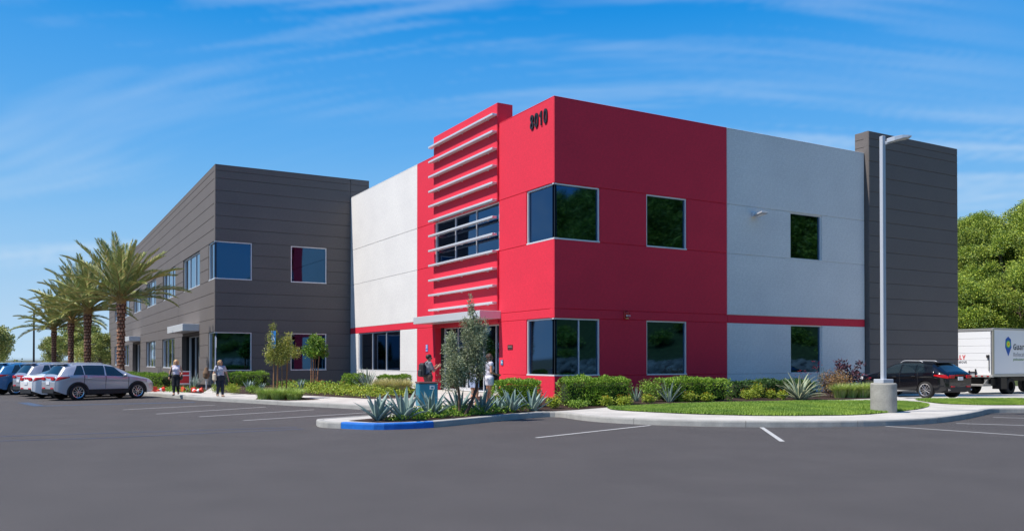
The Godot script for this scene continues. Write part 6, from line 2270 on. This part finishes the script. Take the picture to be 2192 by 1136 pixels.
func build_people() -> void:
	var walk_a := {"knee": [Vector2(0.06, 0.45), Vector2(0.10, 0.46)], "ankle": [Vector2(-0.16, 0.13), Vector2(0.16, 0.08)]}
	var t := person("woman in white sleeveless top and black trousers walking with black bags", at(-15.21, 38.25, lift(-15.21, 38.25)), heading(0.22, -0.97), 1.60, {"knee": walk_a.knee, "ankle": walk_a.ankle, "elbow": [Vector3(0.02, 1.08, -0.27), Vector3(-0.02, 1.08, 0.27)], "wrist": [Vector3(0.18, 0.98, -0.25), Vector3(0.08, 0.86, 0.29)], "hair": 0.22, "hair_color": lin(0.55, 0.33, 0.14), "shirt": lin(0.62, 0.58, 0.66), "sleeve": 0.0, "pants": lin(0.012, 0.013, 0.017), "cuff": 0.14, "shoe": lin(0.05, 0.045, 0.045), "hem": 0.96, "wide": 1.05})
	var s := Shape.new()
	s.add(blob(Vector3(-0.04, 0.86, 0.27), Vector3(0.15, 0.14, 0.07), 8), Transform3D.IDENTITY)
	s.tube([Vector3(0.0, 1.36, 0.13), Vector3(0.09, 1.15, 0.19), Vector3(0.04, 0.93, 0.27)], [0.02, 0.022, 0.02], 6)
	s.tube([Vector3(0.0, 1.36, 0.13), Vector3(-0.10, 1.15, 0.19), Vector3(-0.1, 0.93, 0.27)], [0.02, 0.022, 0.02], 6)
	part("shoulder_bag", s, mat.black, t)
	part("hand_bag", blob(Vector3(0.1, 0.82, -0.24), Vector3(0.14, 0.13, 0.06), 8), mat.black, t)
	t = person("woman in grey t shirt and dark jeans carrying a beige shoulder bag", at(-12.7, 36.75, lift(-12.7, 36.75)), heading(0.62, -0.78), 1.58, {"knee": [Vector2(0.08, 0.46), Vector2(0.03, 0.45)], "ankle": [Vector2(0.12, 0.08), Vector2(-0.12, 0.11)], "elbow": [Vector3(-0.04, 1.07, -0.30), Vector3(0.0, 1.06, 0.29)], "wrist": [Vector3(0.02, 0.83, -0.36), Vector3(0.10, 0.84, 0.31)], "hair": 0.06, "hair_color": lin(0.40, 0.24, 0.10), "shirt": lin(0.40, 0.42, 0.50), "sleeve": 0.55, "pants": lin(0.015, 0.02, 0.035), "cuff": 0.1, "shoe": lin(0.18, 0.12, 0.09), "hem": 0.88, "wide": 1.22, "look": 0.3})
	s = Shape.new()
	s.box(Vector3(0.06, 0.86, 0.27), Vector3(0.30, 0.32, 0.11), 0.05)
	part("shoulder_bag", s, plain(lin(0.50, 0.43, 0.33), 0.8), t)
	s = Shape.new()
	s.tube([Vector3(0.0, 1.40, 0.13), Vector3(0.13, 1.25, 0.17), Vector3(0.16, 1.02, 0.26)], [0.018, 0.018, 0.018], 6)
	s.tube([Vector3(0.0, 1.40, 0.13), Vector3(-0.12, 1.25, 0.17), Vector3(-0.04, 1.02, 0.27)], [0.018, 0.018, 0.018], 6)
	part("strap", s, mat.black, t)
	t = person("man in grey t shirt with black backpack looking at his raised hand", at(-3.12, 31.41, lift(-3.12, 31.41)), heading(0.86, 0.50), 1.76, {"man": true, "knee": [Vector2(0.05, 0.46), Vector2(0.0, 0.46)], "ankle": [Vector2(0.0, 0.08), Vector2(-0.1, 0.1)], "elbow": [Vector3(0.08, 1.08, -0.24), Vector3(0.10, 1.08, 0.24)], "wrist": [Vector3(0.28, 1.22, -0.12), Vector3(0.31, 1.24, 0.16)], "hair": 0.0, "hair_color": lin(0.02, 0.015, 0.012), "shirt": lin(0.17, 0.18, 0.21), "sleeve": 0.7, "pants": lin(0.09, 0.055, 0.04), "cuff": 0.42, "shoe": lin(0.1, 0.1, 0.1), "hem": 0.86, "wide": 1.08, "loose": 0.025, "glasses": true, "nod": -0.15})
	s = Shape.new()
	s.box(Vector3(-0.24, 1.20, 0), Vector3(0.20, 0.52, 0.32), 0.07)
	s.box(Vector3(-0.33, 1.08, 0), Vector3(0.1, 0.26, 0.26), 0.04)
	part("backpack", s, plain(lin(0.014, 0.015, 0.02), 0.7), t)
	s = Shape.new()
	for g in [-1.0, 1.0]:
		s.tube([Vector3(-0.14, 1.42, 0.10 * g), Vector3(0.0, 1.525, 0.12 * g), Vector3(0.12, 1.40, 0.13 * g), Vector3(0.05, 1.15, 0.17 * g), Vector3(-0.14, 1.02, 0.15 * g)], [0.022, 0.022, 0.022, 0.02, 0.02], 6)
	part("strap", s, plain(lin(0.014, 0.015, 0.02), 0.7), t)
	var stand := {"knee": [Vector2(0.02, 0.46), Vector2(0.05, 0.46)], "ankle": [Vector2(-0.03, 0.08), Vector2(0.0, 0.08)]}
	var tan_ := lin(0.42, 0.20, 0.115)
	t = person("brown haired woman in white top and white shorts right of the olive tree", at(-0.78, 28.9, lift(-0.78, 28.9)), heading(0.88, 0.40), 1.77, {"knee": stand.knee, "ankle": stand.ankle, "elbow": [Vector3(0.0, 1.09, -0.23), Vector3(-0.03, 1.08, 0.23)], "wrist": [Vector3(0.22, 1.0, -0.12), Vector3(0.21, 1.0, 0.17)], "hair": 0.10, "hair_color": lin(0.075, 0.03, 0.02), "shirt": lin(0.55, 0.53, 0.62), "sleeve": 0.12, "pants": lin(0.62, 0.62, 0.70), "cuff": 0.66, "shoe": lin(0.3, 0.2, 0.15), "hem": 0.97, "loose": 0.022, "skin": tan_, "glasses": true})
	s = Shape.new()
	s.tube([Vector3(0.02, 1.47, -0.1), Vector3(0.12, 1.2, -0.05), Vector3(0.1, 0.95, 0.22)], [0.012, 0.012, 0.012], 6)
	s.add(blob(Vector3(0.20, 0.98, 0.02), Vector3(0.10, 0.14, 0.12), 8), Transform3D.IDENTITY)
	part("shoulder_bag", s, mat.black, t)
	person("woman in white shorts half hidden behind the olive tree", at(-1.28, 28.5, lift(-1.28, 28.5)), heading(0.75, 0.66), 1.68, {"knee": stand.knee, "ankle": stand.ankle, "elbow": [Vector3(0.0, 1.09, -0.23), Vector3(-0.03, 1.08, 0.23)], "wrist": [Vector3(0.2, 1.06, -0.16), Vector3(0.18, 1.05, 0.18)], "hair": 0.2, "hair_color": lin(0.09, 0.045, 0.025), "shirt": lin(0.5, 0.52, 0.6), "sleeve": 0.3, "pants": lin(0.38, 0.44, 0.60), "cuff": 0.64, "shoe": lin(0.3, 0.2, 0.15), "hem": 0.95, "loose": 0.022, "skin": tan_})
